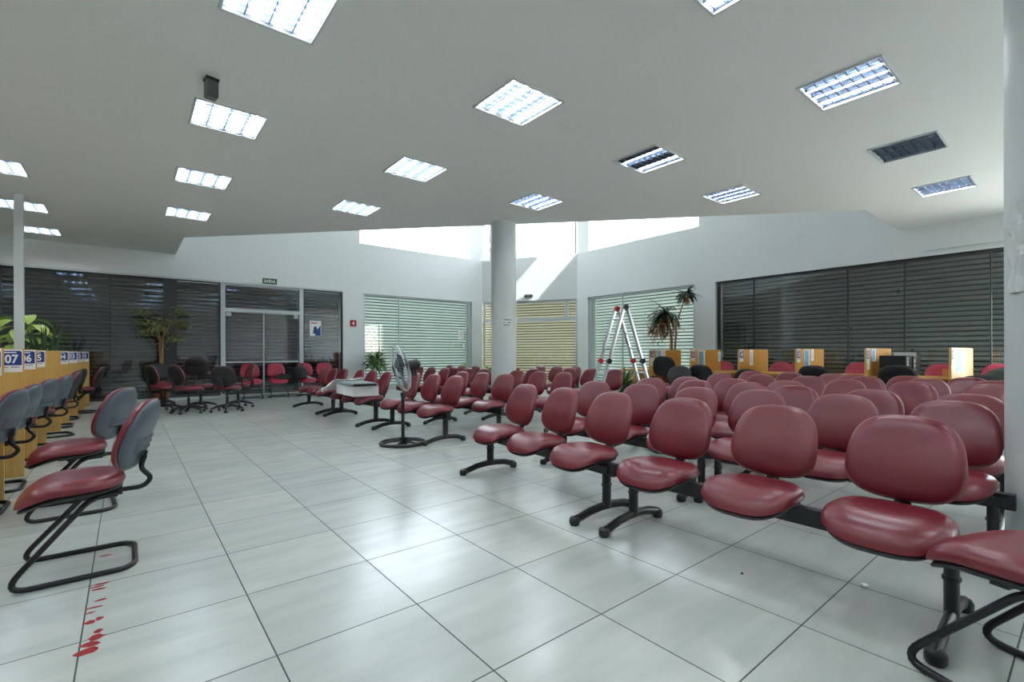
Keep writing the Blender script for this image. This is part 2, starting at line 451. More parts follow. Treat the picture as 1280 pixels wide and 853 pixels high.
# clerestory windows
def pane_rect(name, a, b, za, zb, parent, m='glass', t=.008):
    a, b = Vector((a[0], a[1], 0)), Vector((b[0], b[1], 0)); d = (b-a).normalized(); n = Vector((-d.y, d.x, 0))*t/2
    mb = MB().prism([((a-n).x, (a-n).y, za), ((b-n).x, (b-n).y, za), ((b+n).x, (b+n).y, za), ((a+n).x, (a+n).y, za)], (0, 0, zb-za))
    return mb.build(name, M[m], parent, smooth=0)
def bar(mb, a, b, za, zb, w, t):
    a, b = Vector((a[0], a[1], 0)), Vector((b[0], b[1], 0)); d = (b-a)
    if d.length < 1e-6: d = Vector((1, 0, 0))
    d.normalize(); n = Vector((-d.y, d.x, 0))*t/2
    mb.prism([((a-n).x, (a-n).y, za), ((b-n).x, (b-n).y, za), ((b+n).x, (b+n).y, za), ((a+n).x, (a+n).y, za)], (0, 0, zb-za))
WN = [0]
def window(a, b, za, zb, frame=.05, mull=(), m='glass', fm='whitemetal', depth=.06, rails=()):
    WN[0] += 1
    a, b = Vector((a[0], a[1], 0)), Vector((b[0], b[1], 0)); d = (b-a).normalized(); L = (b-a).length
    mb = MB()
    P = lambda s: a+d*s
    for s in [0, L-frame]: bar(mb, P(s), P(s+frame), za, zb, frame, depth)
    for s, w in mull: bar(mb, P(s-w/2), P(s+w/2), za, zb, w, depth)
    for z, w in [(za, frame), (zb-frame, frame)]: bar(mb, a, b, z, z+w, frame, depth*.98)
    for z, w in rails: bar(mb, a, b, z-w/2, z+w/2, w, depth*.96)
    o = struct(mb.build('window_%d' % WN[0], M[fm], smooth=0))
    pane_rect('pane', P(.01), P(L-.01), za+.01, zb-.01, o, m)
    return o
window((5.74, V_WALL+.3), (9.96, V_WALL+.3), Z_SILL, Z_HEAD, .03, fm='whitemetal')
window((U_WALL+.3, 11.09), (U_WALL+.3, 7.03), Z_SILL, Z_HEAD, .03, fm='whitemetal')
w0, w1 = CH0+cd*.2+cn*.3, CH1-cd*.1+cn*.3
window(w0, w1, Z_SILL, Z_HEAD, .03, fm='darkframe')

# ground-floor pilasters, glazing and shutters
def pil(a, b, n, t=.46, name='pillar'):
    return wall_seg(name, a, b, 0, Z_FAS, n, t)
pil((5.15, V_WALL), (5.80, V_WALL), (0, 1)); pil((9.93, V_WALL), (10.40, V_WALL), (0, 1), .45)
pil((U_WALL, 7.08), (U_WALL, 6.48), (1, 0)); pil((U_WALL, 11.52), (U_WALL, 11.02), (1, 0), .45)
pil((.72, V_WALL+.06), (.95, V_WALL+.06), (0, 1), .12).data.materials[0] = M['darkframe']
G = .10
Z1 = Z_FAS-.0
def wl(u0, u1, **k): return window((u0, V_WALL+G), (u1, V_WALL+G), 0, Z1, **k)
wl(U0, .74, frame=.05, mull=((6.67, .02), (4.9, .02), (3.0, .02), (1.0, .02)), fm='darkframe')
wl(.93, 1.92, frame=.04, fm='darkframe')
# door bay: transom light, two glass leaves
mb = MB()
for s in (1.92, 3.90): mb.bb((s, V_WALL+.05, 0), (s+.11, V_WALL+.17, Z1))
mb.bb((2.03, V_WALL+.05, 2.30), (3.90, V_WALL+.17, 2.40)); mb.bb((2.03, V_WALL+.05, Z1-.06), (3.90, V_WALL+.17, Z1))
d1 = struct(mb.build('door_1', M['whitemetal'], smooth=0))
pane_rect('pane', (2.03, V_WALL+G), (3.90, V_WALL+G), 2.40, Z1-.06, d1)
for a, b in ((2.05, 2.955), (2.975, 3.88)):
    lf = pane_rect('door_leaf', (a, V_WALL+G), (b, V_WALL+G), .02, 2.29, d1)
    hx = b-.05 if a < 2.5 else a+.05
    MB().tube([(hx, V_WALL+.06, 1.0), (hx, V_WALL+.06, 1.25)], .018, 10).build('door_handle', M['chrome'], lf)
    ed = b if a < 2.5 else a
    m2 = MB().bb((ed-.008, V_WALL+.085, .02), (ed+.008, V_WALL+.115, 2.29)).bb((a, V_WALL+.085, .92), (b, V_WALL+.115, .96))
    cx = a if a < 2.5 else b-.12
    m2.bb((cx, V_WALL+.08, 2.19), (cx+.12, V_WALL+.12, 2.29)); m2.bb((a, V_WALL+.08, .02), (b, V_WALL+.12, .06))
    m2.build('door_edge', M['whitemetal'], lf, smooth=0)
wl(4.01, 5.17, frame=.04, fm='darkframe')
wl(5.82, 9.90, frame=.05, mull=((1.25, .02),), m='glass_green', fm='whitemetal')
window((U_WALL+G, 10.98), (U_WALL+G, 7.10), 0, Z1, frame=.06, mull=((1.35, .02),), m='glass_green', fm='whitemetal')
window(Vector((U_WALL+G, 6.46, 0)), Vector((U_WALL+G, V0, 0)), 0, Z1, frame=.06, mull=((.95, .02), (2.97, .025), (3.95, .02), (5.2, .02), (5.63, .08), (9, .06)), fm='darkframe')
c0, c1 = CH0+cd*.0+cn*.1, CH1+cn*.1
window(c0, c1, 0, Z1, frame=.08, mull=(), rails=((2.38, .13),), m='glass_green', fm='whitemetal')
mb = MB(); bar(mb, CH0+cd*3.18+cn*.1, CH0+cd*3.30+cn*.1, 2.38, Z1, .1, .07); struct(mb.build('trim_1', M['whitemetal'], smooth=0))

def shutter(name_label, a, b, m, out, pitch=.098, z1=3.06):
    """Rolling shutter curtain: interlocked curved slats, plus bottom rail and side guides."""
    a, b, out = Vector((a[0], a[1], 0)), Vector((b[0], b[1], 0)), Vector((out[0], out[1], 0))
    t = thing('rolling_shutter', name_label, 'shutter', (a.x, a.y, 0))
    o = a.copy(); a -= o; b -= o
    mb = MB(); prof = []
    z = .10
    while z < z1:
        for k, (dz, dd) in enumerate([(0, .03), (.020, .03), (.022, .004), (.040, -.012), (.06, -.014), (.082, -.002), (.089, .010), (.0905, .03)]):
            prof.append((min(z+dz*pitch/.0955, z1), dd))
        z += pitch
    vs = []
    for zz, dd in prof:
        for e in (a, b): p = e+out*dd; vs.append((p.x, p.y, zz))
    fs = [(2*i, 2*i+1, 2*i+3, 2*i+2) for i in range(len(prof)-1)]
    mb.add(vs, fs); sc_ = mb.build('slat_curtain', M[m], t, smooth=25)
    sc_.data.materials.append(M['joint'])
    for pl in sc_.data.polygons:
        if (pl.vertices[0]//2) % 8 in (0, 1, 6, 7): pl.material_index = 1
    r = MB(); bar(r, a, b, 0, .11, .1, .05); r.build('bottom_rail', M[m], t, smooth=0)
    d = (b-a).normalized()
    for e in (a, b):
        gde = MB(); bar(gde, e-d*.03, e+d*.03, 0, z1, .06, .09); gde.build('guide_rail', M['darkframe'], t, smooth=0)
    return t
SV = V_WALL+.40
shutter('dark grey rolling shutter behind the glass beside the wooden counters', (U0, SV), (.80, SV), 'shut_dark', (0, 1))
shutter('dark rolling shutter behind the glass strip between dry tree and entrance door', (.88, SV), (1.95, SV), 'shut_dark', (0, 1))
shutter('dark rolling shutter outside the double glass entrance door', (2.0, SV), (3.95, SV), 'shut_dark', (0, 1))
shutter('dark rolling shutter behind the pane with the small poster', (4.0, SV), (5.3, SV), 'shut_dark', (0, 1))
shutter('pale grey-green rolling shutter behind the small bushy palm and pedestal fan', (5.7, SV), (10.05, SV), 'shut_light', (0, 1))
SU = U_WALL+.40
shutter('pale grey-green rolling shutter behind the aluminium ladder', (SU, 11.25), (SU, 6.95), 'shut_light', (1, 0))
shutter('long dark rolling shutter behind the amber counter dividers', (SU, 6.60), (SU, .86), 'shut_grey', (1, 0))
s0, s1 = CH0-cd*.7+cn*.4, CH1+cd*.7+cn*.4
shutter('tan rolling shutter in the cut-off room corner behind the round column', s0, s1, 'shut_tan', cn)

# round columns
def column(x, y, r, name='column', m='column'):
    mb = MB().lathe([(r, 0), (r, H_CEIL)], 64, (x, y, 0))
    return struct(mb.build(name, M[m], smooth=40))
COLUMN = column(5.66, 7.26, .245)
PX, PY, PR = 4.02, .055, .30
pc = column(PX, PY, PR)
# peeled patch on the near column
mb = MB(); rnd = random.Random(3)
ang0 = atan2(-PY, -PX)
grid = {}
for i in range(9):
    for j in range(16):
        a = ang0-.93+.20*(i-4)/4+rnd.uniform(-.02, .02); z = 1.50+.034*j
        w = .5+.5*sin(j*1.3)+rnd.uniform(0, .3)
        rr = PR+.004+(.012*rnd.random() if abs(i-4) < 1+3*w else -.012)
        grid[i, j] = (PX+rr*cos(a), PY+rr*sin(a), z)
keys = {k: n for n, k in enumerate(grid)}
mb.add(list(grid.values()), [(keys[i, j], keys[i+1, j], keys[i+1, j+1], keys[i, j+1]) for i in range(8) for j in range(15)])
mb.build('peeled_paint', M['plaster'], pc, smooth=20)
# square post by the counter
struct(MB().bb((-1.38, 10.62, 0), (-1.275, 10.725, H_CEIL)).build('post_column', M['whitemetal'], smooth=0))
# fascia shadow trim
for i, (a, b) in enumerate([((U0, V_WALL-.012), (5.15, V_WALL-.012))]):
    mb = MB(); bar(mb, a, b, Z_FAS-.01, Z_FAS+.035, .05, .02); struct(mb.build('trim_2', M['whitemetal'], smooth=0))
mb = MB(); bar(mb, (U_WALL-.02, 6.4), (U_WALL-.02, V0), Z_FAS-.01, Z_FAS+.03, .05, .03); struct(mb.build('trim_3', M['wall'], smooth=0))
mb = MB(); bar(mb, (U_WALL-.03, 2.2), (U_WALL-.03, V0), Z_FAS+.10, Z_FAS+.14, .05, .05); struct(mb.build('trim_4', M['wall'], smooth=0))
mb = MB(); mb.bb((U0, V_WALL-.02, 0), (1.92, V_WALL+.05, .06)); mb.bb((4.0, V_WALL-.02, 0), (5.15, V_WALL+.05, .06)); struct(mb.build('baseboard_left', M['whitemetal'], smooth=0))

# ------------------------------------------------------------------ ceiling lights
def lamp_meshes():
    me = {}
    f = MB(); w = HW
    for sx, sy, lx, ly in ((1, 0, .02, 2*w), (-1, 0, .02, 2*w), (0, 1, 2*w, .02), (0, -1, 2*w, .02)):
        f.bb((sx*(w-.01)-lx/2, sy*(w-.01)-ly/2, -.012), (sx*(w-.01)+lx/2, sy*(w-.01)+ly/2, .10))
    f.bb((-w, -w, .10), (w, w, .11))
    me['housing'] = f.mesh('housing', M['whitemetal'], 0)
    l = MB()
    for x in (-.165, 0, .165):
        l.prism([(x-.004, -w+.02, .008), (x+.004, -w+.02, .008), (x+.011, -w+.02, .03), (x+.030, -w+.02, .060), (x-.030, -w+.02, .060), (x-.011, -w+.02, .03)], (0, 2*w-.04, 0))
    for x in (-1, 1):
        l.prism([(x*(w-.02), -w+.02, .010), (x*(w-.025), -w+.02, .010), (x*(w-.044), -w+.02, .062), (x*(w-.02), -w+.02, .062)], (0, 2*w-.04, 0))
    for k in range(8):
        y = -w+.04+(2*w-.08)*k/7
        l.prism([(-w+.025, y-.004, .006), (-w+.025, y+.004, .006), (-w+.025, y+.0015, .030), (-w+.025, y-.0015, .030)], (2*w-.05, 0, 0))
    me['louver'] = l.mesh('louver', M['blade'], 0)
    rf = MB()
    for x in (-.2475, -.0825, .0825, .2475):
        pts = [(x-.078, .062), (x-.05, .088), (x, .096), (x+.05, .088), (x+.078, .062)]
        vs = []
        for a, z in pts: vs += [(a, -w+.02, z), (a, w-.02, z)]
        rf.add(vs, [(2*i, 2*i+1, 2*i+3, 2*i+2) for i in range(4)])
    me['reflector'] = rf.mesh('reflector', M['blade'], 50)
    me['tube_on'] = MB().tube([(0, -.295, 0), (0, .295, 0)], .016, 10).mesh('fluorescent_tube', M['tube'])
    me['tube_off'] = MB().tube([(0, -.295, 0), (0, .295, 0)], .016, 10).mesh('fluorescent_tube', M['tube_off'])
    return me
LM = lamp_meshes()
def lamp(u, v, label, on=(1, 1, 1, 1)):
    t = thing('ceiling_light', label, 'ceiling light', (u, v, H_CEIL), 0, 'square louvred lights in the ceiling')
    put('housing', LM['housing'], t); put('louver', LM['louver'], t); put('reflector', LM['reflector'], t)
    for k, x in enumerate((-.2475, -.0825, .0825, .2475)):
        put('fluorescent_tube', LM['tube_on' if on[k] else 'tube_off'], t, (x, 0, .050))
    return t
seen = {
 (.84, 3.68): 'large lit square louvre light cut by the top of the frame, over the open aisle',
 (.84, 5.88): 'lit square louvre light just beyond the small finned ceiling sensor',
 (.84, 8.07): 'lit square louvre light second from the finned sensor, going towards the entrance door',
 (.84, 10.28): 'lit square louvre light last of its row, towards the dry tree and entrance door',
 (3.06, 1.48): 'lit square louvre light only whose corner shows at the top edge of the picture',
 (3.06, 3.68): 'large lit square louvre light in the middle of the ceiling above the front benches',
 (3.06, 5.88): 'lit square louvre light above the pedestal fan',
 (3.06, 8.07): 'lit square louvre light above the bench with the white carton',
 (5.27, 1.48): 'large lit square louvre light next to the dark one, all four tubes bright',
 (5.27, 3.68): 'half-lit square louvre light with dark tubes beside bright ones',
 (5.27, 5.88): 'lit square louvre light right in front of the round column top',
 (7.455, 1.48): 'square louvre light with all tubes off and dark cells',
 (7.455, 3.68): 'lit square louvre light above the free slanting ceiling edge near the ladder',
 (9.64, 1.48): 'dim bluish square louvre light by the ceiling corner above the counters',
 (-1.40, 9.2): 'lit square louvre light cut by the picture edge in front of the square white post',
 (-1.40, 11.42): 'lit square louvre light partly behind the square white post',
 (-1.40, 13.5): 'lit square louvre light past the square white post, by the dark shutters'}
ons = {(5.27, 3.68): (0, 1, 0, 1), (7.455, 1.48): (0, 0, 0, 0)}
for u, v in fix:
    lab = seen.get((u, v), 'lit square louvre light out of the picture, over the near part of the hall')
    lamp(u, v, lab, ons.get((u, v), (1, 1, 1, 1)))

# ------------------------------------------------------------------ seating
def back_curve(an, bn): return .026*an*an+.014*max(0, 1-((bn+.35)/.75)**2)
def seat_curve(an, bn):
    f = max(0, (bn-.25)/.75); r = max(0, (-bn-.35)/.65)
    return -.050*f*f+.016*r*r+.016*an*an*(1-f)-.006
SEAT_W, SEAT_D, BACK_W, BACK_H = .47, .45, .455, .418
PLB = lambda a, b, c: (-c, a, b)       # backrest: front faces -x
PLS = lambda a, b, c: (-b, a, c)       # seat: front edge towards -x
def ridge_curve(an, bn):
    r = 0
    if abs(an) < .62:
        k = min(1, (.62-abs(an))/.12)
        for c in (-.12, -.27, -.42): r += .011*k*exp(-((bn-c)/.05)**2)
    return -back_curve(an, bn)*.8+r
SM = {
 'seat': pad_mesh('seat', M['vinyl'], SEAT_W, SEAT_D, .07, 2.9, -.02, seat_curve, PLS, .55, .2),
 'seat_worn': pad_mesh('seat', M['vinyl_worn'], SEAT_W, SEAT_D, .07, 2.9, -.02, seat_curve, PLS, .55, .2),
 'seat_pink': pad_mesh('seat', M['vinyl_pink'], SEAT_W, SEAT_D, .065, 2.9, -.02, seat_curve, PLS, .55, .2),
 'seat_shell': pad_mesh('seat_shell', M['black'], SEAT_W*.95, SEAT_D*.95, .02, 2.9, -.02, lambda a, b: seat_curve(a, b)-.022, PLS, .8, .8),
 'back': pad_mesh('backrest', M['vinyl'], BACK_W, BACK_H, .05, 2.9, .10, back_curve, PLB, .6, .1),
 'back_worn': pad_mesh('backrest', M['vinyl_worn'], BACK_W, BACK_H, .05, 2.9, .10, back_curve, PLB, .6, .1),
 'back_pink': pad_mesh('backrest', M['vinyl_pink'], BACK_W, BACK_H, .045, 2.9, .10, back_curve, PLB, .6, .1),
 'back_black': pad_mesh('backrest', M['black'], BACK_W, BACK_H, .045, 2.9, .10, back_curve, PLB, .6, .1),
 'shell': pad_mesh('back_shell', M['black'], BACK_W*.985, BACK_H*.985, .022, 2.75, -.0, lambda a, b: -back_curve(a, b), lambda a, b, c: (c, a, b), .7, .3),
 'shell_ridge': pad_mesh('back_shell', M['shell'], BACK_W*.985, BACK_H*.985, .034, 2.6, -.0, ridge_curve, lambda a, b, c: (c, a, b), .45, .3, 96, [i/30 for i in range(29)]+[.955, .98, 1.0]),
}
SM['shell_dark'] = SM['shell_ridge'].copy(); SM['shell_dark'].materials.clear(); SM['shell_dark'].materials.append(M['black'])
def shell_fix(me, top):          # same taper as the cushion in front of it
    for v in me.vertices: v.co.y *= 1-top*(v.co.z/(BACK_H/2))
for k in ('shell', 'shell_ridge', 'shell_dark'): shell_fix(SM[k], .10)

def bench_meshes():
    b = {}
    L = 1.78
    b['beam'] = MB().box((0, 0, 0), (.055, L, .085)).mesh('beam', M['beam'], 0)
    b['leg'] = MB().tube([(0, 0, .07), (0, 0, .355)], .026, 16, ry=.038).box((0, 0, .345), (.10, .10, .05)) \
        .tube([(0, 0, .225), (0, 0, .237)], .032, 16, ry=.044).mesh('leg', M['black'], 40)
    pts = [(-.315, 0, .030), (-.26, 0, .040), (-.16, 0, .066), (-.05, 0, .080), (.05, 0, .082), (.16, 0, .072), (.24, 0, .050), (.285, 0, .034)]
    b['foot'] = MB().tube(pts, .020, 12, ry=.030).mesh('foot_bar', M['blacksteel'], 50)
    b['cap'] = MB().lathe([(.030, 0), (.036, .012), (.036, .040), (.028, .054), (.010, .058)], 18).mesh('foot_cap', M['black'], 50)
    b['bracket'] = MB().box((.07, 0, -.02), (.16, .22, .02)).box((.0, .0, -.03), (.20, .10, .045)).mesh('seat_bracket', M['black'], 0)
    st = fillet([(.03, 0, .37), (.20, 0, .385), (.235, 0, .45), (.285, 0, .66)], .06)
    b['upright'] = MB()
    vs = []; n = len(st)
    for i, p in enumerate(st):
        t = (st[min(i+1, n-1)]-st[max(i-1, 0)]).normalized(); nn = Vector((t.z, 0, -t.x))*.007
        for s in (-1, 1):
            for y in (-.032, .032): vs.append((p.x+nn.x*s, y, p.z+nn.z*s))
    fs = []
    for i in range(n-1):
        a, c = i*4, (i+1)*4
        for j, k in ((0, 1), (1, 3), (3, 2), (2, 0)): fs.append((a+j, a+k, c+k, c+j))
    fs += [(0, 1, 3, 2), ((n-1)*4, (n-1)*4+2, (n-1)*4+3, (n-1)*4+1)]
    b['upright'].add(vs, fs); b['upright'] = b['upright'].mesh('back_upright', M['black'], 30)
    return b
BM = bench_meshes()
PITCH = .592
bench_n = [0]
def bench(u, v, label, rz=0, seats=3, pitch=PITCH, rows='three-seat beam benches of the waiting area', jit=1.0):
    """Beam bench: seats face -x of its own frame, beam along y."""
    rnd = random.Random(hash((round(u*100), round(v*100))) & 0xffff)
    t = thing('beam_bench', label, 'bench', (u, v, 0), rz, rows)
    put('beam', BM['beam'], t, (0, 0, .345))
    for s in (-1, 1):
        lg = put('leg', BM['leg'], t, (.0, s*.80, 0))
        fb = put('foot_bar', BM['foot'], lg, (.0, 0, 0))
        for x in (-.305, .275): put('foot_cap', BM['cap'], lg, (x, 0, 0))
    for k in range(seats):
        y = (k-(seats-1)/2)*pitch
        worn = rnd.random() < .4
        st = put('seat', SM['seat_worn' if worn else 'seat'], t, (-.03, y, .407), (0, radians(rnd.uniform(-1, 1)*jit), radians(rnd.uniform(-2, 2)*jit)))
        put('seat_shell', SM['seat_shell'], st); put('seat_bracket', BM['bracket'], st, (0, 0, -.03))
        tilt = radians(16+rnd.uniform(-2, 2)*jit)
        bk = put('backrest', SM['back_worn' if worn else 'back'], t, (.268, y, .660), (0, tilt, radians(rnd.uniform(-3, 3)*jit)))
        put('back_shell', SM['shell'], bk)
        put('back_upright', BM['upright'], t, (0, y, 0))
    return t
OFF = .27
def bt(utop, v, label, rz=0, **k): return bench(utop-OFF-.03, v, label, rz, **k)
# near block
bench(2.665, 1.19, 'three-seat maroon beam bench whose near end touches the loose chair at the frame corner')
bench(2.735, 3.02, 'three-seat maroon beam bench leading the front row, its far end facing the fan', radians(-5))
bt(4.08, 1.18, 'maroon beam bench second in the block beside the near column, behind the foremost one')
bt(4.85, 1.20, 'maroon beam bench third in the block beside the near column')
bt(6.40, 1.24, 'maroon beam bench fourth in the block beside the near column, beyond a wide gap')
bt(7.33, 1.29, 'maroon beam bench fifth in the block beside the near column')
bt(7.98, 1.60, 'maroon beam bench hindmost in the block beside the near column, before the black office chairs')
bt(4.0, 2.88, 'maroon beam bench second in the middle block, between the front bench and the ladder side')
bt(5.02, 2.88, 'maroon beam bench third in the middle block')
bt(5.60, 2.74, 'maroon beam bench fourth in the middle block, close behind another bench')
bt(7.0, 3.02, 'maroon beam bench fifth in the middle block, this side of the amber dividers')
bt(8.2, 3.10, 'maroon beam bench hindmost in the middle block, right before the amber counter desks')
# far block
bench(3.22, 6.17, 'maroon beam bench directly behind the pedestal fan', 0)
bench(3.14, 8.22, 'maroon beam bench carrying the white carton', 0)
bench(3.12, 10.22, 'maroon beam bench at the end of the front line, towards the entrance door', 0)
bt(4.42, 6.2, 'maroon beam bench standing in front of the round column')
bt(5.42, 5.96, 'maroon beam bench beside the round column, on its ladder side')
bt(5.35, 9.5, 'maroon beam bench behind the fan head, towards the pale shutter')
bt(5.62, 8.42, 'maroon beam bench half hidden behind the round column')
bt(6.6, 10.17, 'maroon beam bench farthest back by the low green plants')
bt(7.2, 6.38, 'maroon beam bench behind the feet of the ladder')
bt(8.0, 8.17, 'maroon beam bench farthest back before the tan corner shutter')
bt(6.35, 7.75, 'maroon beam bench right behind the round column, before the corner')

# cantilever visitor chairs
def tube_bend(pts, r, n=6): return fillet(pts, r, n)
def sled_meshes():
    b = {}
    w = .225
    loop = []
    # from the seat mount down to the front bend, back along the floor, across and back up the other side
    one = [(.10, -.15, .405), (-.27, -w, .10), (-.335, -w, .0125), (.23, -w, .0125)]
    f1 = [Vector(p) for p in [(.16, -.15, .405), (.02, -.16, .40)]]
    a = fillet([(.17, -.14, .402), (.06, -.15, .400), (-.27, -w, .0135), (.20, -w, .0135), (.245, -w+.06, .0135), (.245, w-.06, .0135), (.20, w, .0135), (-.27, w, .0135), (.06, .15, .400), (.17, .14, .402)], .11, 7)
    b['frame'] = MB().tube(a, .0142, 10).mesh('sled_frame', M['blacksteel'], 60)
    b['mount'] = MB().box((.06, 0, .405), (.26, .30, .012)).box((.0, 0, .40), (.05, .32, .02)).mesh('seat_mount', M['black'], 0)
    j = fillet([(.06, 0, .392), (.285, 0, .392), (.325, 0, .44), (.268, 0, .505), (.292, 0, .575)], .05, 5)
    b['jpost'] = MB().tube(j, .0105, 10, ry=.014).box((.290, 0, .57), (.016, .05, .07), (0, radians(14), 0)).mesh('back_post', M['blacksteel'], 50)
    return b
SL = sled_meshes()
def sled_chair(x, y, facing, label, seat='seat', back='back', shell='shell_ridge', group='maroon cantilever chairs', brz=0):
    """facing: plan angle the sitter looks along."""
    t = thing('cantilever_chair', label, 'chair', (x, y, 0), facing-pi, group)
    put('sled_frame', SL['frame'], t)
    st = put('seat', SM[seat], t, (-.02, 0, .445), (0, radians(-2), 0)); put('seat_shell', SM['seat_shell'], st)
    put('seat_mount', SL['mount'], t); put('back_post', SL['jpost'], t)
    bk = put('backrest', SM[back], t, (.285, 0, .705), (0, radians(15), radians(brz))); put('back_shell', SM[shell], bk)
    return t
NX = pi
sled_chair(-.215, 3.54, NX, 'maroon cantilever chair on the counter side with its whole sled base in view, foremost there', brz=-16)
sled_chair(-.33, 4.86, NX+radians(4), 'maroon cantilever chair second along the counter aisle, right behind the foremost one', brz=-30)
sled_chair(2.40, .155, radians(69), 'maroon cantilever chair cut by the frame at the near end of the front bench')
ws = [(-.97, 5.20, 0, 'maroon cantilever chair at the desk in front of the 07 sign'),
      (-.97, 6.0, 3, 'maroon cantilever chair at the desk below the 06 sign'),
      (-.97, 7.18, -2, 'maroon cantilever chair at the desk below the 05 sign'),
      (-.88, 9.4, 14, 'maroon cantilever chair turned a little at the unmarked wooden divider'),
      (-.95, 10.55, 0, 'maroon cantilever chair at the desk below the 04 sign'),
      (-.95, 11.68, 0, 'maroon cantilever chair at the desk below the 03 sign'),
      (-.92, 8.3, 0, 'maroon cantilever chair half hidden at the desk between 05 and the blank divider')]
for x, y, a, lb in ws: sled_chair(x, y, NX+radians(a), lb, brz=-14, shell='shell_dark' if y > 9 else 'shell_ridge')
sled_chair(-.72, 12.78, radians(174), 'maroon cantilever chair at the desk below the 02 sign', shell='shell_dark')
for x, lb in ((2.50, 'red chair by the glass door, behind the grey-backed swivel chair'), (3.13, 'red chair by the glass door with a black pouch on its seat'),
              (3.86, 'red chair by the glass door with a black bag leaning on it'), (4.42, 'red chair by the pane with the poster')):
    sled_chair(x, 13.85, radians(-90), lb, 'seat_pink', 'back_pink', 'shell', 'red chairs along the entrance glass')

# swivel chairs
def swivel_meshes():
    b = {}
    st = MB()
    for k in range(5):
        a = 2*pi*k/5; c, s = cos(a), sin(a)
        pts = [(.02*c, .02*s, .135), (.14*c, .14*s, .125), (.29*c, .29*s, .078)]
        st.tube(pts, [.030, .026, .018], 10)
    st.cyl((0, 0, .09), .035, .07, 16)
    b['base'] = st.mesh('star_base', M['black'], 50)
    w = MB()
    for s in (-1, 1):
        prof = [(.0, -.010), (.022, -.010), (.026, -.004), (.026, .004), (.022, .010), (0, .010)]
        tmp = MB().lathe([(max(r, .001), z) for r, z in prof], 14)
        w.add([(v[0], s*.014+v[2], v[1]+.026) for v in tmp.v], tmp.f)
    w.tube([(0, 0, .03), (0, 0, .075)], .008, 8)
    b['caster'] = w.mesh('caster', M['black'], 50)
    b['gas'] = MB().cyl((0, 0, .14), .026, .16, 16).cyl((0, 0, .30), .016, .12, 12).box((0, 0, .415), (.20, .16, .03)).mesh('gas_column', M['black'], 40)
    j = fillet([(.05, 0, .405), (.28, 0, .40), (.30, 0, .50), (.275, 0, .62), (.29, 0, .72)], .07, 5)
    b['post'] = MB().tube(j, .016, 10, ry=.026).mesh('back_post', M['black'], 50)
    a = MB().tube(fillet([(.0, .0, .42), (.0, .24, .42), (.0, .27, .50), (.0, .27, .645)], .04, 4), .014, 10, ry=.02)
    a.prism([(-.13, .235, .645), (.13, .235, .645), (.13, .305, .645), (-.13, .305, .645)], (0, 0, .028))
    b['arm'] = a.mesh('armrest', M['black'], 40)
    m = MB(); m.add([(v[0], -v[1], v[2]) for v in a.v], [f[::-1] for f in a.f]); b['arm2'] = m.mesh('armrest', M['black'], 40)
    return b
SW = swivel_meshes()
def swivel(x, y, facing, label, back='back', shell='shell_ridge', seat='seat', arms=True, zs=0.0, group='swivel chairs huddled near the entrance', zb=0.0):
    t = thing('swivel_chair', label, 'chair', (x, y, 0), facing-pi, group)
    bs = put('star_base', SW['base'], t, rot=(0, 0, random.uniform(0, 1.2)))
    for k in range(5):
        a = 2*pi*k/5; put('caster', SW['caster'], bs, (.285*cos(a), .285*sin(a), 0), (0, 0, a+random.uniform(-1, 1)))
    put('gas_column', SW['gas'], t)
    s_ = put('seat', SM[seat], t, (-.02, 0, .465+zs)); put('seat_shell', SM['seat_shell'], s_)
    put('back_post', SW['post'], t)
    bk = put('backrest', SM[back], t, (.265, 0, .755+zb), (0, radians(10), 0)); put('back_shell', SM[shell], bk)
    if arms: put('armrest', SW['arm'], t); put('armrest', SW['arm2'], t)
    return t
swivel(.58, 11.95, radians(22), 'black-backed swivel chair closest to the beech counters in the huddle', shell='shell_dark', arms=False)
swivel(.58, 13.05, radians(-75), 'black swivel chair half hidden behind two others under the dry tree', 'back_black', 'shell_dark')
swivel(.93, 11.3, radians(27), 'black-backed swivel chair with its star base foremost in the huddle', shell='shell_dark', arms=False)
swivel(1.20, 12.0, radians(65), 'tall black-backed swivel chair with maroon rim and armrests in the huddle', shell='shell_dark', arms=True, zb=.15)
swivel(1.56, 11.08, radians(66), 'low black-backed swivel chair turned straight away, maroon seat showing beneath', shell='shell_dark', arms=False, zb=-.03)
swivel(1.86, 11.78, radians(187), 'swivel chair seen edge-on beside the red door chairs, grey shell to the camera', shell='shell_ridge')
# office chairs at the far counters
B2 = 'black office chairs on the public side of the amber counters'
swivel(8.80, 5.72, radians(20), 'tall black office chair in front of the divider next to the ladder', 'back_black', 'shell', 'seat', True, 0, B2, .14)
swivel(8.12, 5.06, radians(200), 'low black office chair between the first two amber dividers', 'back_black', 'shell', 'seat', False, 0, B2, -.05)
swivel(8.85, 4.90, radians(10), 'black office chair in front of the second amber divider from the ladder', 'back_black', 'shell', 'seat', False, 0, B2, -.02)
swivel(8.95, 4.05, radians(10), 'black office chair peeking over the bench at the third amber divider', 'back_black', 'shell', 'seat', False, 0, B2, -.09)
swivel(8.90, 2.97, radians(10), 'black office chair in front of the fourth amber divider from the ladder', 'back_black', 'shell', 'seat', False, 0, B2, 0)
swivel(8.85, 1.88, radians(10), 'wide black office chair in front of the stacked computers', 'back_black', 'shell', 'seat', False, 0, B2, .03)
swivel(8.45, .98, radians(10), 'black office chair before the divider closest to the near column', 'back_black', 'shell', 'seat', False, 0, B2, -.08)
B3 = 'red office chairs on the staff side of the amber counters'
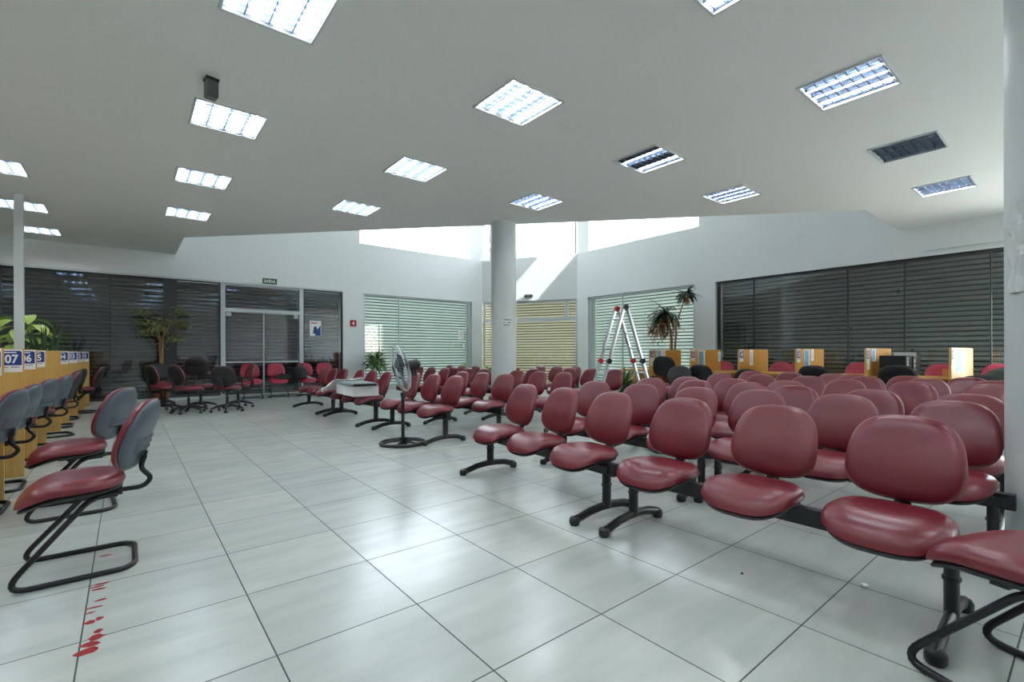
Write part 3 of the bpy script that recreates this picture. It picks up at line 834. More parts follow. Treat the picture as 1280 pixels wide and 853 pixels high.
for y, r, lb in ((5.72, 200, 'red office chair between the second and third amber dividers'), (4.46, 190, 'red office chair beyond the third amber divider'),
                 (4.40, 170, 'red office chair close to the fourth amber divider'), (3.05, 180, 'red office chair half behind the divider with the computers'),
                 (1.80, 180, 'red office chair half behind the last amber divider'), (1.08, 185, 'bright red office chair by the dark green cloth')):
    swivel(11.75 if y == 4.40 else 11.55 if y < 1.2 else 11.15, y, radians(r), lb, 'back_pink', 'shell', 'seat_pink', False, 0, B3, .0)

# ------------------------------------------------------------------ counters
def number_sign(parent_x, y, z, num, w, h, label, name='number_sign'):
    """A sheet taped to the camera side (-y) of a divider; x0 is its centre."""
    s = thing(name, label, 'sign', (parent_x, y, z), 0, 'numbered service desk signs')
    MB().box((0, 0, 0), (w, .002, h)).build('sheet', M['paper'], s, smooth=0)
    bw, t0, t1 = w*.46, h*.44, -h*.20
    p = [(-bw, -.0014, t1), (bw, -.0014, t1), (bw, -.0014, t0-.06*h), (bw*.82, -.0014, t0), (-bw, -.0014, t0)]
    MB().prism(p, (0, .0008, 0)).build('blue_field', M['blue'], s, smooth=0)
    MB().box((-bw*.12, -.0022, t0-.075*h), (bw*1.2, .001, .05*h)).build('heading_strip', M['paper'], s, smooth=0)
    MB().box((-bw*.55, -.0016, -h*.29), (bw*.5, .001, .03*h)).build('footer_mark', M['redprint'], s, smooth=0)
    MB().box((bw*.35, -.0016, -h*.28), (bw*.8, .001, .045*h)).build('footer_mark', M['greyprint'], s, smooth=0)
    txt('number', num, h*.52, M['paper'], s, (0, -.0022, h*.06), (pi/2, 0, 0), bold=h*.014, sx=w/h*1.12)
    return s
ldiv = [(-.775, 4.43, '09'), (-.775, 5.49, '08'), (-.778, 6.48, '07'), (-.80, 7.50, '06'), (-.835, 8.65, '05'), (-.80, 9.95, None), (-.785, 11.05, '04'), (-.75, 12.3, '03'), (-.725, 13.35, '02'), (-.68, 14.30, '01')]
for ue, v, num in ldiv:
    nm = 'blank with no number sign' if num is None else 'carrying the blue %s sign' % num
    t = thing('counter_divider', 'tall beech counter divider '+nm, 'divider', (ue, v, 0), 0, 'beech dividers between the numbered desks')
    MB().bb((-.95, -.0, 0), (0, .028, 1.222)).build('board', M['wood'], t, smooth=0, bevel=.002)
    MB().bb((0, .0005, 0), (.004, .0275, 1.222)).build('edge_band', M['wood2'], t, smooth=0)
    if num: number_sign(ue-.080, v-.0016, 1.222-.113, num, .15, .215, 'blue and white desk sign numbered '+num)
for (a, b), lb in zip(zip(ldiv, ldiv[1:]), ('', '08 and 07', '07 and 06', '06 and 05', '05 and the blank divider', 'the blank divider and 04', '04 and 03', '03 and 02', '02 and 01')):
    t = thing('desk', 'beech desk between dividers '+lb if lb else 'beech desk this side of divider 08', 'desk', (-1.25, a[1]+.03, 0), 0, 'beech service desks')
    w = b[1]-a[1]-.034
    x0 = .02 if a[1] < 10.6 < b[1] else -.42
    MB().bb((x0, 0, .72), (.18, w, .75)).build('desk_top', M['wood'], t, smooth=0, bevel=.003)
    MB().bb((x0+.06, 0.0, 0), (x0+.08, w, .72)).build('modesty_panel', M['wood'], t, smooth=0)
rdiv = [(6.50, '16', 9.33, 10.62), (5.48, '15', 9.33, 10.60), (4.45, '14', 9.33, 10.62), (3.42, '13', 9.33, 10.66), (2.385, '12', 9.33, 10.78), (1.36, '11', 9.33, 11.20)]
names = ['next to the ladder', 'second from the ladder', 'third from the ladder with a narrow white notice', 'fourth from the ladder with a pale blue notice', 'behind the stacked computers', 'closest to the near column']
for (v, num, ua, ub), lb in zip(rdiv, names):
    t = thing('counter_divider', 'amber counter divider '+lb, 'divider', (ua, v, 0), 0, 'amber dividers along the dark shutter')
    MB().bb((0, 0, 0), (ub-ua, .03, 1.235)).build('board', M['wood2'], t, smooth=0, bevel=.002)
    MB().bb((-.004, .0005, 0), (0, .0295, 1.235)).build('edge_band', M['wood'], t, smooth=0)
    number_sign(ua+.082, v-.0016, 1.235-.125, num, .15, .235, 'small desk sign on the amber divider '+lb.replace(' with a', ', beside the'))
def notice(x, y, z, w, h, m, label, lines='greyprint'):
    s = thing('notice_sign', label, 'notice', (x, y, z), 0, 'notices taped to the amber dividers')
    MB().box((0, 0, 0), (w, .002, h)).build('sheet', M['paper'], s, smooth=0)
    if m: MB().box((-w*.08, -.0015, h*.02), (w*.72, .001, h*.86)).build('print', M[m], s, smooth=0)
    mb = MB()
    for k in range(5): mb.box((-w*.05, -.0022, h*(.32-.14*k)), (w*.5, .0006, h*.035))
    mb.build('text_lines', M[lines], s, smooth=0)
    return s
notice(9.70, 6.498, 1.11, .22, .24, 'sky', 'light blue notice beside the desk sign on the divider next to the ladder')
notice(9.88, 6.499, 1.10, .12, .25, None, 'narrow white notice beside the light blue one next to the ladder')
notice(9.42, 6.498, .93, .16, .12, None, 'small white note below the sign on the divider next to the ladder', 'navy')
notice(9.76, 5.478, 1.05, .28, .34, 'sky', 'blue-headed white notice on the amber divider second from the ladder')
notice(10.53, 5.478, 1.08, .12, .22, None, 'white slip at the far edge of the divider second from the ladder')
notice(9.84, 4.448, 1.07, .15, .32, None, 'narrow white notice on the third amber divider from the ladder')
notice(9.80, 3.418, 1.06, .28, .33, 'sky', 'pale blue notice on the fourth amber divider from the ladder')
notice(10.06, 3.417, 1.12, .14, .22, None, 'white notice edge beside the pale blue one on the fourth amber divider')
notice(9.72, 2.383, 1.12, .22, .21, 'sky', 'pale blue notice above the stacked computers')
notice(9.42, 2.382, .94, .12, .10, None, 'small white note below the sign by the stacked computers', 'redprint')
notice(9.95, 1.358, 1.03, .52, .36, 'sky', 'large pale notice on the amber divider closest to the near column')
rows = [7.5]+[d[0] for d in rdiv]+[.3]
for i, (b, a) in enumerate(zip(rows, rows[1:])):
    lb = ['beyond the divider next to the ladder', 'between the first two amber dividers', 'between the second and third amber dividers', 'between the third and fourth amber dividers', 'under the stacked computers', 'with the orange card box', 'partly hidden by the near column'][i]
    t = thing('desk', 'amber service desk '+lb, 'desk', (9.62, a+.035, 0), 0, 'amber service desks')
    w = b-a-.04
    MB().bb((-.10, 0, .745), (.85, w, .775)).build('desk_top', M['wood2'], t, smooth=0, bevel=.003)
    MB().bb((.32, .0, 0), (.34, w, .745)).build('modesty_panel', M['wood2'], t, smooth=0)

# stacked computers, monitor, small things on the far desks
def pc_box(x, y, z, w, d, h, label, fr):
    t = thing('computer_case', label, 'computer', (x, y, z), 0, 'grey computer cases stacked on the desk')
    MB().bb((-w/2, -d/2, 0), (w/2, d/2, h)).build('casing', M['black'], t, smooth=0, bevel=.004)
    f = MB().bb((-w/2+.01, -d/2-.008, .01), (w/2-.01, -d/2, h-.01)).build('front_panel', M['device'], t, smooth=0)
    mb = MB()
    for k in range(3): mb.bb((-w*.4, -d/2-.011, h*(.2+.24*k)), (-w*.08, -d/2-.007, h*(.36+.24*k)))
    mb.build('drive_bays', M['whitemetal'], t, smooth=0)
    MB().bb((w*.02, -d/2-.011, h*.18), (w*.38, -d/2-.007, h*.85)).build('vent_panel', M['black'], t, smooth=0)
    return t
pc_box(9.72, 2.10, .775, .34, .34, .13, 'grey computer case lowest of the stack on the amber desk', 0)
pc_box(9.72, 2.10, .915, .34, .34, .20, 'grey computer case topmost of the stack on the amber desk', 0)
pc_box(10.16, 2.10, .775, .30, .34, .33, 'upright grey computer case between the stack and the monitor', 1)
t = thing('monitor', 'boxy old monitor with dark screen standing past the computer cases', 'monitor', (10.60, 2.0, .775), radians(12))
MB().bb((-.21, -.05, .05), (.21, .0, .40)).build('bezel', M['device'], t, smooth=0, bevel=.006)
MB().bb((-.175, -.056, .085), (.175, -.049, .365)).build('screen', M['black'], t, smooth=0)
MB().prism([(-.20, 0, .06), (.20, 0, .06), (.20, 0, .39), (-.20, 0, .39)], (0, .30, 0)).build('tube_housing', M['whitemetal'], t, smooth=0)
MB().cyl((0, .08, 0), .13, .05, 20).build('stand', M['device'], t)
t = thing('headset', 'black headset lying on top of the old monitor', 'headset', (10.68, 2.06, 1.176), 0)
MB().tube(arc((0, 0, .0), .05, 0, pi, 10), .008, 8).build('band', M['black'], t)
for s in (-1, 1): MB().lathe([(.012, -.014), (.028, -.012), (.028, .010), (.012, .014)], 12, (s*.05, 0, .016)).build('ear_cup', M['black'], t)
t = thing('card_box', 'small orange card box on the desk beside the old monitor', 'box', (10.35, 1.55, .775), radians(8))
MB().bb((-.09, -.07, 0), (.09, .07, .11)).build('carton', M['orangebox'], t, smooth=0, bevel=.003)
for s in (-1, 1): MB().box((s*.05, 0, .113), (.085, .14, .004), (0, s*radians(4), 0)).build('flap', M['orangebox'], t, smooth=0)
# dark green cloth bundle
bm_ = MB(); rnd = random.Random(5); n, m_ = 18, 12; vs = []
for i in range(n):
    for j in range(m_):
        x, y = -.45+.9*i/(n-1), -.3+.6*j/(m_-1)
        z = .16*max(0, 1-(x*x/.2+y*y/.09))**.6+.02*rnd.random()
        vs.append((x, y, z))
bm_.add(vs, [(i*m_+j, (i+1)*m_+j, (i+1)*m_+j+1, i*m_+j+1) for i in range(n-1) for j in range(m_-1)])
o = tag(bm_.build('cloth_bundle', M['towel'], None, (9.95, .80, .777), (0, 0, .3), smooth=60), 'dark green cloth bundle heaped on the desk by the near column', 'cloth')

# ------------------------------------------------------------------ pedestal fan
t = thing('pedestal_fan', 'tall black pedestal fan with wire cage standing on the tiles', 'fan', (2.76, 5.66, 0), radians(167))
ring = [(.28*cos(2*pi*k/48), .28*sin(2*pi*k/48), .022) for k in range(48)]
mb = MB().tube(ring, .020, 10, closed=True)
for k in range(6):
    a = 2*pi*k/6; mb.tube([(.03*cos(a), .03*sin(a), .045), (.15*cos(a), .15*sin(a), .04), (.27*cos(a), .27*sin(a), .025)], .012, 8)
mb.cyl((0, 0, .0), .05, .09, 20); mb.build('base', M['black'], t, smooth=50)
MB().cyl((0, 0, .08), .022, .55, 16).build('lower_pole', M['black'], t)
MB().cyl((0, 0, .63), .011, .22, 12).build('upper_pole', M['chrome'], t)
MB().cyl((0, 0, .615), .030, .05, 16).build('height_collar', M['black'], t)
head = thing('fan_head', '', '', (0, 0, .985)); head.parent = t; head.rotation_euler = (0, radians(14), 0)
for k in ('label', 'category'): del head[k]
# axis of the head is local +x
def cage_half(s):
    mb = MB(); R = .305
    for k in range(56):
        a = 2*pi*k/56; c, q = cos(a), sin(a)
        mb.tube([(s*.085+.03, .05*c, .05*q), (s*.075+.03, .18*c, .18*q), (s*.045+.03, .275*c, .275*q), (.03, R*c, R*q)], .0016, 4, cap=False)
    for r, x in ((.10, .085), (.17, .078), (.24, .062)):
        mb.tube([(s*x+.03, r*cos(2*pi*j/40), r*sin(2*pi*j/40)) for j in range(40)], .0018, 4, closed=True)
    if s > 0: mb.tube([(.03, R*cos(2*pi*j/48), R*sin(2*pi*j/48)) for j in range(48)], .006, 8, closed=True)
    return mb
cage_half(1).build('front_guard', M['alu'], head, smooth=60); cage_half(-1).build('rear_guard', M['alu'], head, smooth=60)
MB().tube([(.115, 0, 0), (.122, 0, 0)], .055, 20).build('badge', M['device'], head)
for k in range(3):
    a0 = 2*pi*k/3+.5; vs = []
    for i in range(8):
        r = .04+.215*i/7; wdt = .5+.38*sin(pi*min(1, i/6))
        for j in range(5):
            a = a0+wdt*(j/4-.5)+.2*i/7; vs.append((.03+.03*(j/4-.5)*2, r*cos(a), r*sin(a)))
    b = MB().add(vs, [(i*5+j, i*5+j+1, (i+1)*5+j+1, (i+1)*5+j) for i in range(7) for j in range(4)]).build('blade', M['shell'], head, smooth=60)
    sm = b.modifiers.new('Solidify', 'SOLIDIFY'); sm.thickness = .003
MB().tube([(.0, 0, 0), (.07, 0, 0)], .042, 18).build('hub', M['black'], head)
MB().tube([(-.055, 0, 0), (-.10, 0, 0), (-.20, 0, .0), (-.235, 0, 0)], [.06, .075, .07, .03], 20).build('motor', M['black'], head)
MB().box((-.11, 0, -.085), (.09, .05, .11)).build('yoke', M['black'], head, smooth=0, bevel=.004)
MB().tube([(0, 0, .845), (.05, 0, .86), (.105, 0, .90)], .016, 10).build('neck', M['black'], t)

# ------------------------------------------------------------------ ladder
t = thing('folding_ladder', 'aluminium multi-section folding ladder standing as an A before the pale shutter', 'ladder', (6.63, 5.20, 0), radians(-26))
top, mid = 1.945, 1.03; sp_m, sp_f = .31, .60
W2 = .165
for s in (-1, 1):
    leg = MB()
    for y in (-W2, W2):
        p0, p1, p2 = Vector((s*.03, y, top)), Vector((s*sp_m, y*1.05, mid)), Vector((s*(sp_m+.30), y*1.05, .02))
        leg.tube([p0, p1], .014, 4, ry=.034); leg.tube([p1, p2], .014, 4, ry=.034)
    for f in (.2, .48, .76):
        for q0_, q1_ in (((s*.03, top), (s*sp_m, mid)), ((s*sp_m, mid), (s*(sp_m+.30), .02))):
            x, z = q0_[0]+(q1_[0]-q0_[0])*f, q0_[1]+(q1_[1]-q0_[1])*f
            leg.tube([(x, -W2, z), (x, W2, z)], .014, 8)
    lo = leg.build('ladder_leg', M['alu'], t, smooth=30)
    for y, mm in ((-W2, 'black'), (W2, 'redsign')):
        MB().tube([(s*sp_m, y*1.05-.03, mid), (s*sp_m, y*1.05+.03, mid)], .045, 18).build('hinge', M[mm], lo)
        MB().box((s*(sp_m+.30), y*1.05, .02), (.06, .05, .04)).build('rubber_foot', M['black'], lo, smooth=0)
for y, mm in ((-W2, 'black'), (W2, 'redsign')):
    MB().tube([(0, y-.03, top), (0, y+.03, top)], .048, 18).build('top_hinge', M[mm], t)

# ------------------------------------------------------------------ carton, panel and sheet on the bench
t = thing('carton', 'long white carton lying across two bench seats', 'box', (3.02, 7.98, .475), radians(-4))
MB().bb((-.20, -.52, 0), (.22, .46, .165)).build('body', M['carton'], t, smooth=0, bevel=.006)
MB().bb((-.202, -.08, .0), (.222, .02, .167)).build('tape_strip', M['paper'], t, smooth=0)
t = thing('light_panel', 'blue-grey framed light fitting lying on top of the white carton', 'light fitting', (3.02, 7.95, .645), radians(-6))
MB().bb((-.22, -.50, 0), (.22, .36, .03)).build('frame', M['panelgrey'], t, smooth=0, bevel=.004)
for x in (-.15, -.05, .05, .15): MB().bb((x-.03, -.48, .03), (x+.03, .34, .045)).build('reflector_strip', M['alu'], t, smooth=0)
MB().bb((-.18, -.545, .005), (.18, -.50, .035)).build('end_cap', M['black'], t, smooth=0)
mb = MB(); nu, nv = 22, 26; vs = []; rnd = random.Random(11)
for i in range(nu):
    for j in range(nv):
        a, b = i/(nu-1), j/(nv-1)
        x = -.36+.66*a; y = .365+.92*b
        z = .255*(1-1/(1+exp(-(b-.46)*8)))+.004
        if x < -.22: z -= (-.22-x)*(.9 if b < .5 else .2)
        z += .010*sin(9*a+4*b)+.006*sin(23*b+7*a)+.012*(1-b)*sin(16*a)*.5
        vs.append((x, y, max(z, .006) if x > -.22 else z))
mb.add(vs, [(i*nv+j, (i+1)*nv+j, (i+1)*nv+j+1, i*nv+j+1) for i in range(nu-1) for j in range(nv-1)])
o = mb.build('plastic_sheet', M['cloth'], None, (3.02, 7.98, .468), (0, 0, radians(-4)), smooth=60)
s_ = o.modifiers.new('Solidify', 'SOLIDIFY'); s_.thickness = .003
tag(o, 'crumpled white sheet spilling off the carton along the bench', 'sheet')
# pouch and bag on the red chairs
mb = MB().prism([(-.18, -.10, 0), (.18, -.10, 0), (.18, -.10, .10), (-.05, -.10, .15), (-.18, -.10, .06)], (0, .20, 0))
tag(mb.build('pouch', M['towel'], None, (3.25, 13.80, .487), smooth=0, bevel=.02), 'dark pouch lying on the second red chair by the door', 'pouch')
t = thing('shoulder_bag', 'bulging black bag propped on the third red chair by the door', 'bag', (3.66, 13.76, .487), radians(10))
MB().lathe([(.10, 0), (.19, .03), (.21, .14), (.17, .28), (.08, .35), (.02, .36)], 20).build('body', M['black'], t)
MB().tube(arc((0, 0, .32), .09, 0, pi, 12), .012, 8).build('strap', M['black'], t)
MB().box((.20, -.16, .03), (.22, .03, .02), (0, radians(25), 0)).build('trim_bar', M['alu'], t, smooth=0)

# ------------------------------------------------------------------ plants
def leaf(mb, base, d, L, w, droop=.3, nseg=4, roll=0):
    """Folded blade leaf from base along d, bending down."""
    d = Vector(d).normalized(); base = Vector(base)
    side = d.cross(Vector((0, 0, 1)))
    side = side.normalized() if side.length > 1e-4 else Vector((1, 0, 0))
    side = Matrix.Rotation(roll, 3, d) @ side
    vs = []; p = base.copy(); dd = d.copy()
    for i in range(nseg+1):
        t = i/nseg; ww = w*sin(pi*(.08+.92*t))**.8*.5 if t < 1 else 0
        nrm = side.cross(dd).normalized()
        vs += [p-side*ww+nrm*ww*.25, p, p+side*ww+nrm*ww*.25]
        dd = (dd+Vector((0, 0, -droop/nseg))).normalized(); p = p+dd*L/nseg
    fs = []
    for i in range(nseg):
        a = i*3
        fs += [(a, a+1, a+4, a+3), (a+1, a+2, a+5, a+4)]
    mb.add(vs, fs)
def pot(parent, r=.17, h=.32, m='pot'):
    o = MB().lathe([(r*.72, 0), (r*.95, h*.86), (r*1.06, h*.87), (r*1.06, h), (r*.93, h), (r*.90, h*.9)], 28).build('pot', M[m], parent)
    MB().cyl((0, 0, h*.86), r*.9, .02, 24).build('soil', M['soil'], o)
rp = random.Random(21)
def rv(rnd, zmin=-.2, zmax=.8):
    a = rnd.uniform(0, 2*pi); z = rnd.uniform(zmin, zmax); k = sqrt(max(0, 1-z*z)); return Vector((k*cos(a), k*sin(a), z))
# dry little tree by the left glass
t = thing('potted_tree', 'sparse dry little tree with a bundled tan trunk before the dark shutter', 'plant', (.62, 14.1, 0))
pot(t, .19, .36)
tr = MB()
for k in range(4):
    a = k*1.6; tr.tube([(.035*cos(a), .035*sin(a), .3), (.02*cos(a+1), .02*sin(a+1), .9), (.04*cos(a+2.2), .04*sin(a+2.2), 1.45), (.16*cos(a+.3), .12*sin(a+.3), 1.85)], [.028, .024, .02, .01], 8)
tips = [(-.36, 0, 2.1), (.38, .05, 2.15), (-.25, -.1, 1.62), (.1, .1, 1.9), (.42, 0, 1.85), (-.1, -.15, 1.75), (-.3, .1, 1.85), (.25, -.1, 1.5)]
for x, y, z in tips: tr.tube([(0, 0, 1.35+.2*rp.random()), (x*.5, y*.5, z-.25), (x, y, z)], [.014, .009, .004], 6)
tr.build('trunk', M['bark'], t, smooth=50)
mb = MB()
for x, y, z in tips:
    for k in range(150):
        o_ = rv(rp)*rp.uniform(.02, .24); leaf(mb, Vector((x, y, z))+o_, rv(rp, -.8, .5), rp.uniform(.06, .10), .038, .4, 2, rp.uniform(-1, 1))
mb.build('foliage', M['leaf_dry'], t, smooth=0)
# bushy palm by the white pillar
t = thing('potted_palm', 'bushy green palm with arching strap leaves beside the red fire sign pillar', 'plant', (6.0, 14.15, 0))
pot(t, .18, .34); MB().tube([(0, 0, .3), (.02, 0, 1.0)], .03, 10).build('trunk', M['bark'], t)
mb = MB()
for k in range(150):
    d = rv(rp, -.05, 1.0); leaf(mb, (0.02*d.x, .02*d.y, .72+.32*rp.random()), d, rp.uniform(.36, .58), .06, rp.uniform(.5, 1.4), 5)
mb.build('foliage', M['leaf'], t, smooth=0)
# broad pale-leaved plant and sword plant behind the beech counters
t = thing('broad_leaf_plant', 'plant with broad pale green leaves behind the square white post', 'plant', (-1.52, 12.82, .75))
pot(t, .16, .26, 'potblack')
st = MB()
mb = MB()
for k in range(24):
    a = k*2.4; z = .40+.035*k; d = Vector((cos(a), sin(a), .35)); b0 = Vector((.02*cos(a), .02*sin(a), z-.1))
    st.tube([(0, 0, .2), (b0.x, b0.y, z-.1), tuple(b0+d*.12)], [.014, .012, .006], 6)
    leaf(mb, b0+d*.1, d, rp.uniform(.34, .46), rp.uniform(.20, .27), rp.uniform(.9, 1.9), 6)
st.build('stem', M['leaf'], t); mb.build('foliage', M['leaf_pale'], t, smooth=0)
t = thing('sword_plant', 'dark plant with stiff upright blades behind the blank beech divider', 'plant', (-1.15, 11.75, .75), 0)
pot(t, .12, .22, 'potblack')
mb = MB()
for k in range(18):
    a = rp.uniform(0, 2*pi); r = rp.uniform(.01, .09); d = Vector((.22*cos(a), .22*sin(a), 1)); leaf(mb, (r*cos(a), r*sin(a), .17), d, rp.uniform(.5, .88), .05, .02, 4, rp.uniform(-1, 1))
mb.build('foliage', M['leaf_deep'], t, smooth=0)
# drooping dragon tree at the right wall
t = thing('dragon_tree', 'tall dragon tree with drooping dark leaves and a brown dry skirt near the ladder', 'plant', (11.55, 7.35, 0))
pot(t, .22, .42)
tr = MB(); tr.tube([(0, 0, .35), (.02, .03, 1.0), (-.02, .0, 1.55), (.0, .12, 2.2)], [.05, .045, .04, .03], 10)
tr.tube([(.04, -.05, .35), (.06, -.05, 1.2), (.02, -.14, 2.0), (.05, -.42, 2.75)], [.035, .03, .025, .015], 10)
tr.build('trunk', M['bark'], t)
mb = MB()
for k in range(60):
    d = rv(rp, -.1, .9); d.y = abs(d.y)*.9+.05 if k % 3 else d.y
    leaf(mb, (0, .14, 2.22), d, rp.uniform(.5, .9), .075, rp.uniform(1.0, 2.4), 6)
for k in range(44): leaf(mb, (.05, -.42, 2.74), rv(rp, -.2, .8), rp.uniform(.28, .48), .06, rp.uniform(.8, 1.8), 5)
mb.build('foliage', M['leaf_deep'], t, smooth=0)
mb = MB()
for k in range(150):
    c = Vector((rp.gauss(0, .10), .36+rp.gauss(0, .17), 1.90+rp.gauss(0, .15)))
    leaf(mb, c, rv(rp, -.6, .3), rp.uniform(.2, .4), .045, rp.uniform(.6, 1.6), 4)
for k in range(14): leaf(mb, (.05, -.42, 2.66), rv(rp, -.9, -.2), rp.uniform(.2, .32), .04, 1.2, 4)
mb.build('dry_leaves', M['leaf_brown'], t, smooth=0)
# low leafy plants along the corner
for (x, y, s, lb, hh) in ((9.3, 14.2, 1.3, 'low bright green plant under the pale shutter by the corner pillar', 1.12), (10.2, 14.0, 1.2, 'low bright green plant right beside the round column base', 1.05), (11.75, 11.15, .9, 'low bright green plant at the corner pillar behind the ladder', .85)):
    t = thing('low_leafy_plant', lb, 'plant', (x, y, 0), rp.random(), 'low green plants along the corner glass')
    pot(t, .16, .40, 'potblack')
    mb = MB()
    for k in range(46):
        d = rv(rp, .0, 1.0); leaf(mb, (.05*d.x, .05*d.y, .40+.2*(hh-.7)), d, hh*.42*rp.uniform(.5, 1), .09*s, rp.uniform(.3, 1.3), 4)
    mb.build('foliage', M['leaf_pale'], t, smooth=0)
t = thing('low_leafy_plant', 'dark leafy plant beside the divider next to the ladder', 'plant', (8.85, 6.85, 0), 0, 'low green plants along the corner glass')
pot(t, .17, .45, 'potblack'); mb = MB()
for k in range(50):
    d = rv(rp, .1, 1.0); leaf(mb, (.05*d.x, .05*d.y, .42), d, rp.uniform(.3, .55), .08, rp.uniform(.3, 1.1), 4)
mb.build('foliage', M['leaf'], t, smooth=0)

# ------------------------------------------------------------------ signs and small fittings
t = thing('exit_sign', 'green exit sign lettered in white above the entrance door', 'sign', (3.10, V_WALL-.006, 3.20))
MB().box((0, 0, 0), (.37, .012, .155)).build('plate', M['green'], t, smooth=0)
txt('lettering', 'SAÍDA', .105, M['paper'], t, (0, -.0068, -.005), (pi/2, 0, 0), .003)
t = thing('fire_sign', 'small red fire sign with a white arrow on the white pillar', 'sign', (5.47, V_WALL-.005, 2.11))
MB().box((0, 0, 0), (.20, .01, .20)).build('plate', M['redsign'], t, smooth=0)
MB().prism([(-.055, -.006, 0), (.03, -.006, -.06), (.03, -.006, .06)], (0, -.002, 0)).build('arrow', M['paper'], t, smooth=0)
t = thing('poster', 'small poster with a dark figure and blue corner taped to the glass by the door', 'poster', (4.36, V_WALL+.086, 1.92))
MB().box((0, 0, 0), (.33, .003, .46)).build('sheet', M['paper'], t, smooth=0)
MB().prism([(-.02, -.0022, -.22), (.15, -.0022, -.22), (.15, -.0022, .10), (.06, -.0022, -.02)], (0, -.001, 0)).build('blue_corner', M['blue'], t, smooth=0)
MB().prism([(-.07, -.0035, -.16), (.03, -.0035, -.16), (.05, -.0035, .0), (0, -.0035, .07), (-.05, -.0035, .03)], (0, -.001, 0)).build('figure', M['navy'], t, smooth=0)
MB().box((-.04, -.0025, .16), (.18, .001, .03)).build('heading', M['redprint'], t, smooth=0)
for x, z, w, h, lb in ((9.52, 1.85, .22, .36, 'white paper sheet taped to the pale glass near the corner pillar'), (9.62, 1.42, .09, .17, 'small white slip taped below the white paper sheet')):
    t = thing('taped_paper', lb, 'paper', (x, V_WALL+.086, z)); MB().box((0, 0, 0), (w, .003, h)).build('sheet', M['paper'], t, smooth=0)
    mb = MB()
    for k in range(3): mb.box((0, -.002, h*(.25-.22*k)), (w*.6, .0006, h*.03))
    mb.build('text_lines', M['greyprint'], t, smooth=0)
p = chp(1.86, -.05, 3.24); t = thing('corner_camera', 'small black camera under the sunlit corner fascia', 'camera', p, atan2(cd.y, cd.x))
MB().box((0, 0, 0), (.28, .09, .10)).build('body', M['black'], t, smooth=0, bevel=.01)
MB().box((0, -.05 if cn.dot(Vector((0, 1, 0))) > 0 else .05, 0), (.16, .01, .05)).build('face_plate', M['device'], t, smooth=0)
MB().box((0, 0, .075), (.05, .05, .06)).build('mount', M['whitemetal'], t, smooth=0)
t = thing('ceiling_sensor', 'dark finned sensor hanging under the ceiling', 'sensor', (.595, 5.10, H_CEIL), radians(10))
mb = MB().bb((-.042, -.042, -.175), (.042, .042, -.025))
for k in range(5): mb.bb((-.044+.021*k, -.05, -.165), (-.039+.021*k, .05, -.04))
mb.build('body', M['device'], t, smooth=0); MB().bb((-.052, -.052, -.025), (.052, .052, 0)).build('bracket', M['black'], t, smooth=0)
# small stencil on the round column, facing the room
a0 = atan2(-7.26, -5.66)
mb = MB(); rnd = random.Random(2)
for row, z in ((0, 1.80), (1, 1.745), (2, 1.70)):
    a = a0+.02
    while a < a0+.62:
        w = rnd.uniform(.03, .10); zz = z+rnd.uniform(-.004, .004)
        vs = []
        for q in (a, a+w): vs += [(5.66+.2462*cos(q), 7.26+.2462*sin(q), zz-.009), (5.66+.2462*cos(q), 7.26+.2462*sin(q), zz+.009)]
        mb.add(vs, [(0, 2, 3, 1)]); a += w+.03+(.2 if row == 1 and a < a0+.1 else 0)
        if row == 2 and a > a0+.5: break
mb.build('stencil_lettering', M['black'], COLUMN, smooth=0)
# tape remains and litter on the floor
rt_ = random.Random(4)
def blotch(mb, x, y, w, h, z=.0012, ang=0):
    n = 12; ps = []
    for k in range(n):
        a = 2*pi*k/n; r = rt_.uniform(.65, 1.1)
        dx, dy = w/2*r*cos(a), h/2*r*sin(a); ps.append((x+dx*cos(ang)-dy*sin(ang), y+dx*sin(ang)+dy*cos(ang), z))
    mb.add(ps, [tuple(range(n))])
mb = MB()
for x, y, w, h in ((-.125, 2.51, .075, .05), (-.12, 2.56, .065, .035), (-.105, 2.61, .055, .04), (-.10, 2.66, .03, .03), (-.13, 2.77, .04, .035), (-.10, 2.785, .03, .03),
                   (-.12, 2.92, .06, .015), (-.135, 2.87, .04, .012), (-.10, 2.99, .05, .022), (-.115, 3.135, .06, .02), (-.12, 3.17, .06, .02), (-.105, 3.20, .06, .018), (-.10, 3.63, .06, .02)):
    blotch(mb, x, y, w*1.15, h*1.35)
o = mb.build('tape_residue', M['redtape'], None, smooth=0)
tag(o, 'torn flakes of old red floor tape along a tile joint', 'tape', None, 'stuff')
for (y, h, lb) in ((6.20, .16, 'yellow tape square on the floor closest to the second cantilever chair'), (7.0, .20, 'yellow tape piece on the floor farther along the same joint')):
    tag(MB().box((-.135, y, .0008), (.05, h, .0012)).build('tape_mark', M['yellowtape'], None, smooth=0), lb, 'tape')
mb = MB(); bm2 = bmesh.new(); bmesh.ops.create_icosphere(bm2, subdivisions=2, radius=.016)
for v in bm2.verts: v.co *= rt_.uniform(.7, 1.15); v.co.z *= .6
me = bpy.data.meshes.new('crumpled_paper'); bm2.to_mesh(me); bm2.free(); me.materials.append(M['paper'])
tag(put('crumpled_paper', me, None, (2.86, .742, .008)), 'tiny crumpled white paper scrap on the tiles before the front bench', 'litter')
bm2 = bmesh.new(); bmesh.ops.create_icosphere(bm2, subdivisions=2, radius=.007)
for v in bm2.verts: v.co *= rt_.uniform(.7, 1.15)
me = bpy.data.meshes.new('dark_crumb'); bm2.to_mesh(me); bm2.free(); me.materials.append(M['black'])
tag(put('dark_crumb', me, None, (2.52, 1.19, .005)), 'dark crumb on the tiles before the front bench', 'litter')

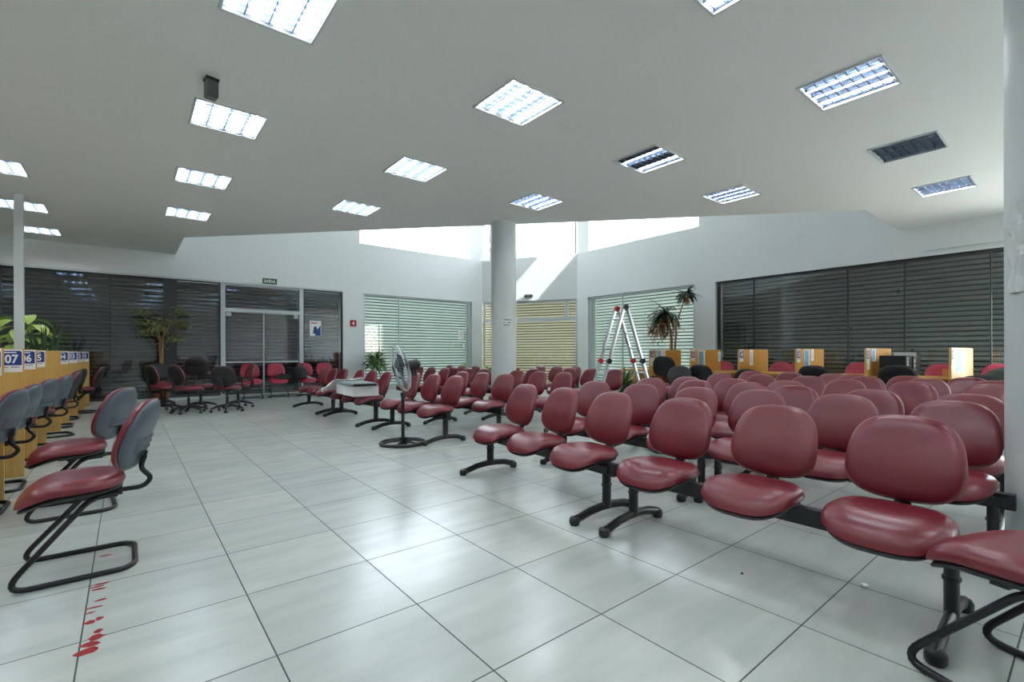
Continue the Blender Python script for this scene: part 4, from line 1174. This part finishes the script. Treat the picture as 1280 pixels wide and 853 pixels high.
# ------------------------------------------------------------------ outside the high windows
fw_ = MB().box((0, 0, 0), (16, .4, 14))
ang = atan2(cd.y, cd.x); pc_ = (CH0+CH1)/2+cn*9.0
ob = fw_.build('exterior_wall', M['facade'], None, (pc_.x, pc_.y, 7), (0, 0, ang), smooth=0); struct(ob)

# ------------------------------------------------------------------ daylight
w = bpy.data.worlds.new('sky'); SC.world = w; w.use_nodes = True; nt = w.node_tree; nt.nodes.clear()
sk = nt.nodes.new('ShaderNodeTexSky'); sk.sky_type = 'NISHITA'; sk.sun_disc = False
sun_dir = Vector((.725, -2.6, 1.5)).normalized()      # towards the sun
sk.sun_elevation = math.asin(sun_dir.z); sk.sun_rotation = atan2(sun_dir.x, sun_dir.y); sk.dust_density = .3; sk.air_density = 1
bg = nt.nodes.new('ShaderNodeBackground'); bg.inputs[1].default_value = .35
hz = nt.nodes.new('ShaderNodeBackground'); hz.inputs[0].default_value = (.93, .97, 1, 1); hz.inputs[1].default_value = 5.2
ad = nt.nodes.new('ShaderNodeAddShader')                     # clear sky plus an even bright haze
ow = nt.nodes.new('ShaderNodeOutputWorld'); nt.links.new(sk.outputs[0], bg.inputs[0])
nt.links.new(bg.outputs[0], ad.inputs[0]); nt.links.new(hz.outputs[0], ad.inputs[1]); nt.links.new(ad.outputs[0], ow.inputs[0])
sl = bpy.data.lights.new('sun', 'SUN'); sl.energy = 30; sl.angle = radians(.6); sl.color = (1, .97, .92)
so = bpy.data.objects.new('sun', sl); COL.objects.link(so)
so.rotation_euler = sun_dir.to_track_quat('Z', 'Y').to_euler(); so.location = (20, -10, 20)

# ------------------------------------------------------------------ look
vs_ = SC.view_settings; vs_.view_transform = 'Standard'; vs_.look = 'None'; vs_.gamma = 1; vs_.use_curve_mapping = False
vs_.exposure = 0.56
cy = SC.cycles
cy.max_bounces = 8; cy.diffuse_bounces = 5; cy.glossy_bounces = 4; cy.transmission_bounces = 6; cy.transparent_max_bounces = 10
cy.sample_clamp_indirect = 6; cy.caustics_reflective = False; cy.caustics_refractive = False
cy.use_denoising = True
try: cy.denoiser = 'OPENIMAGEDENOISE'
except Exception: pass
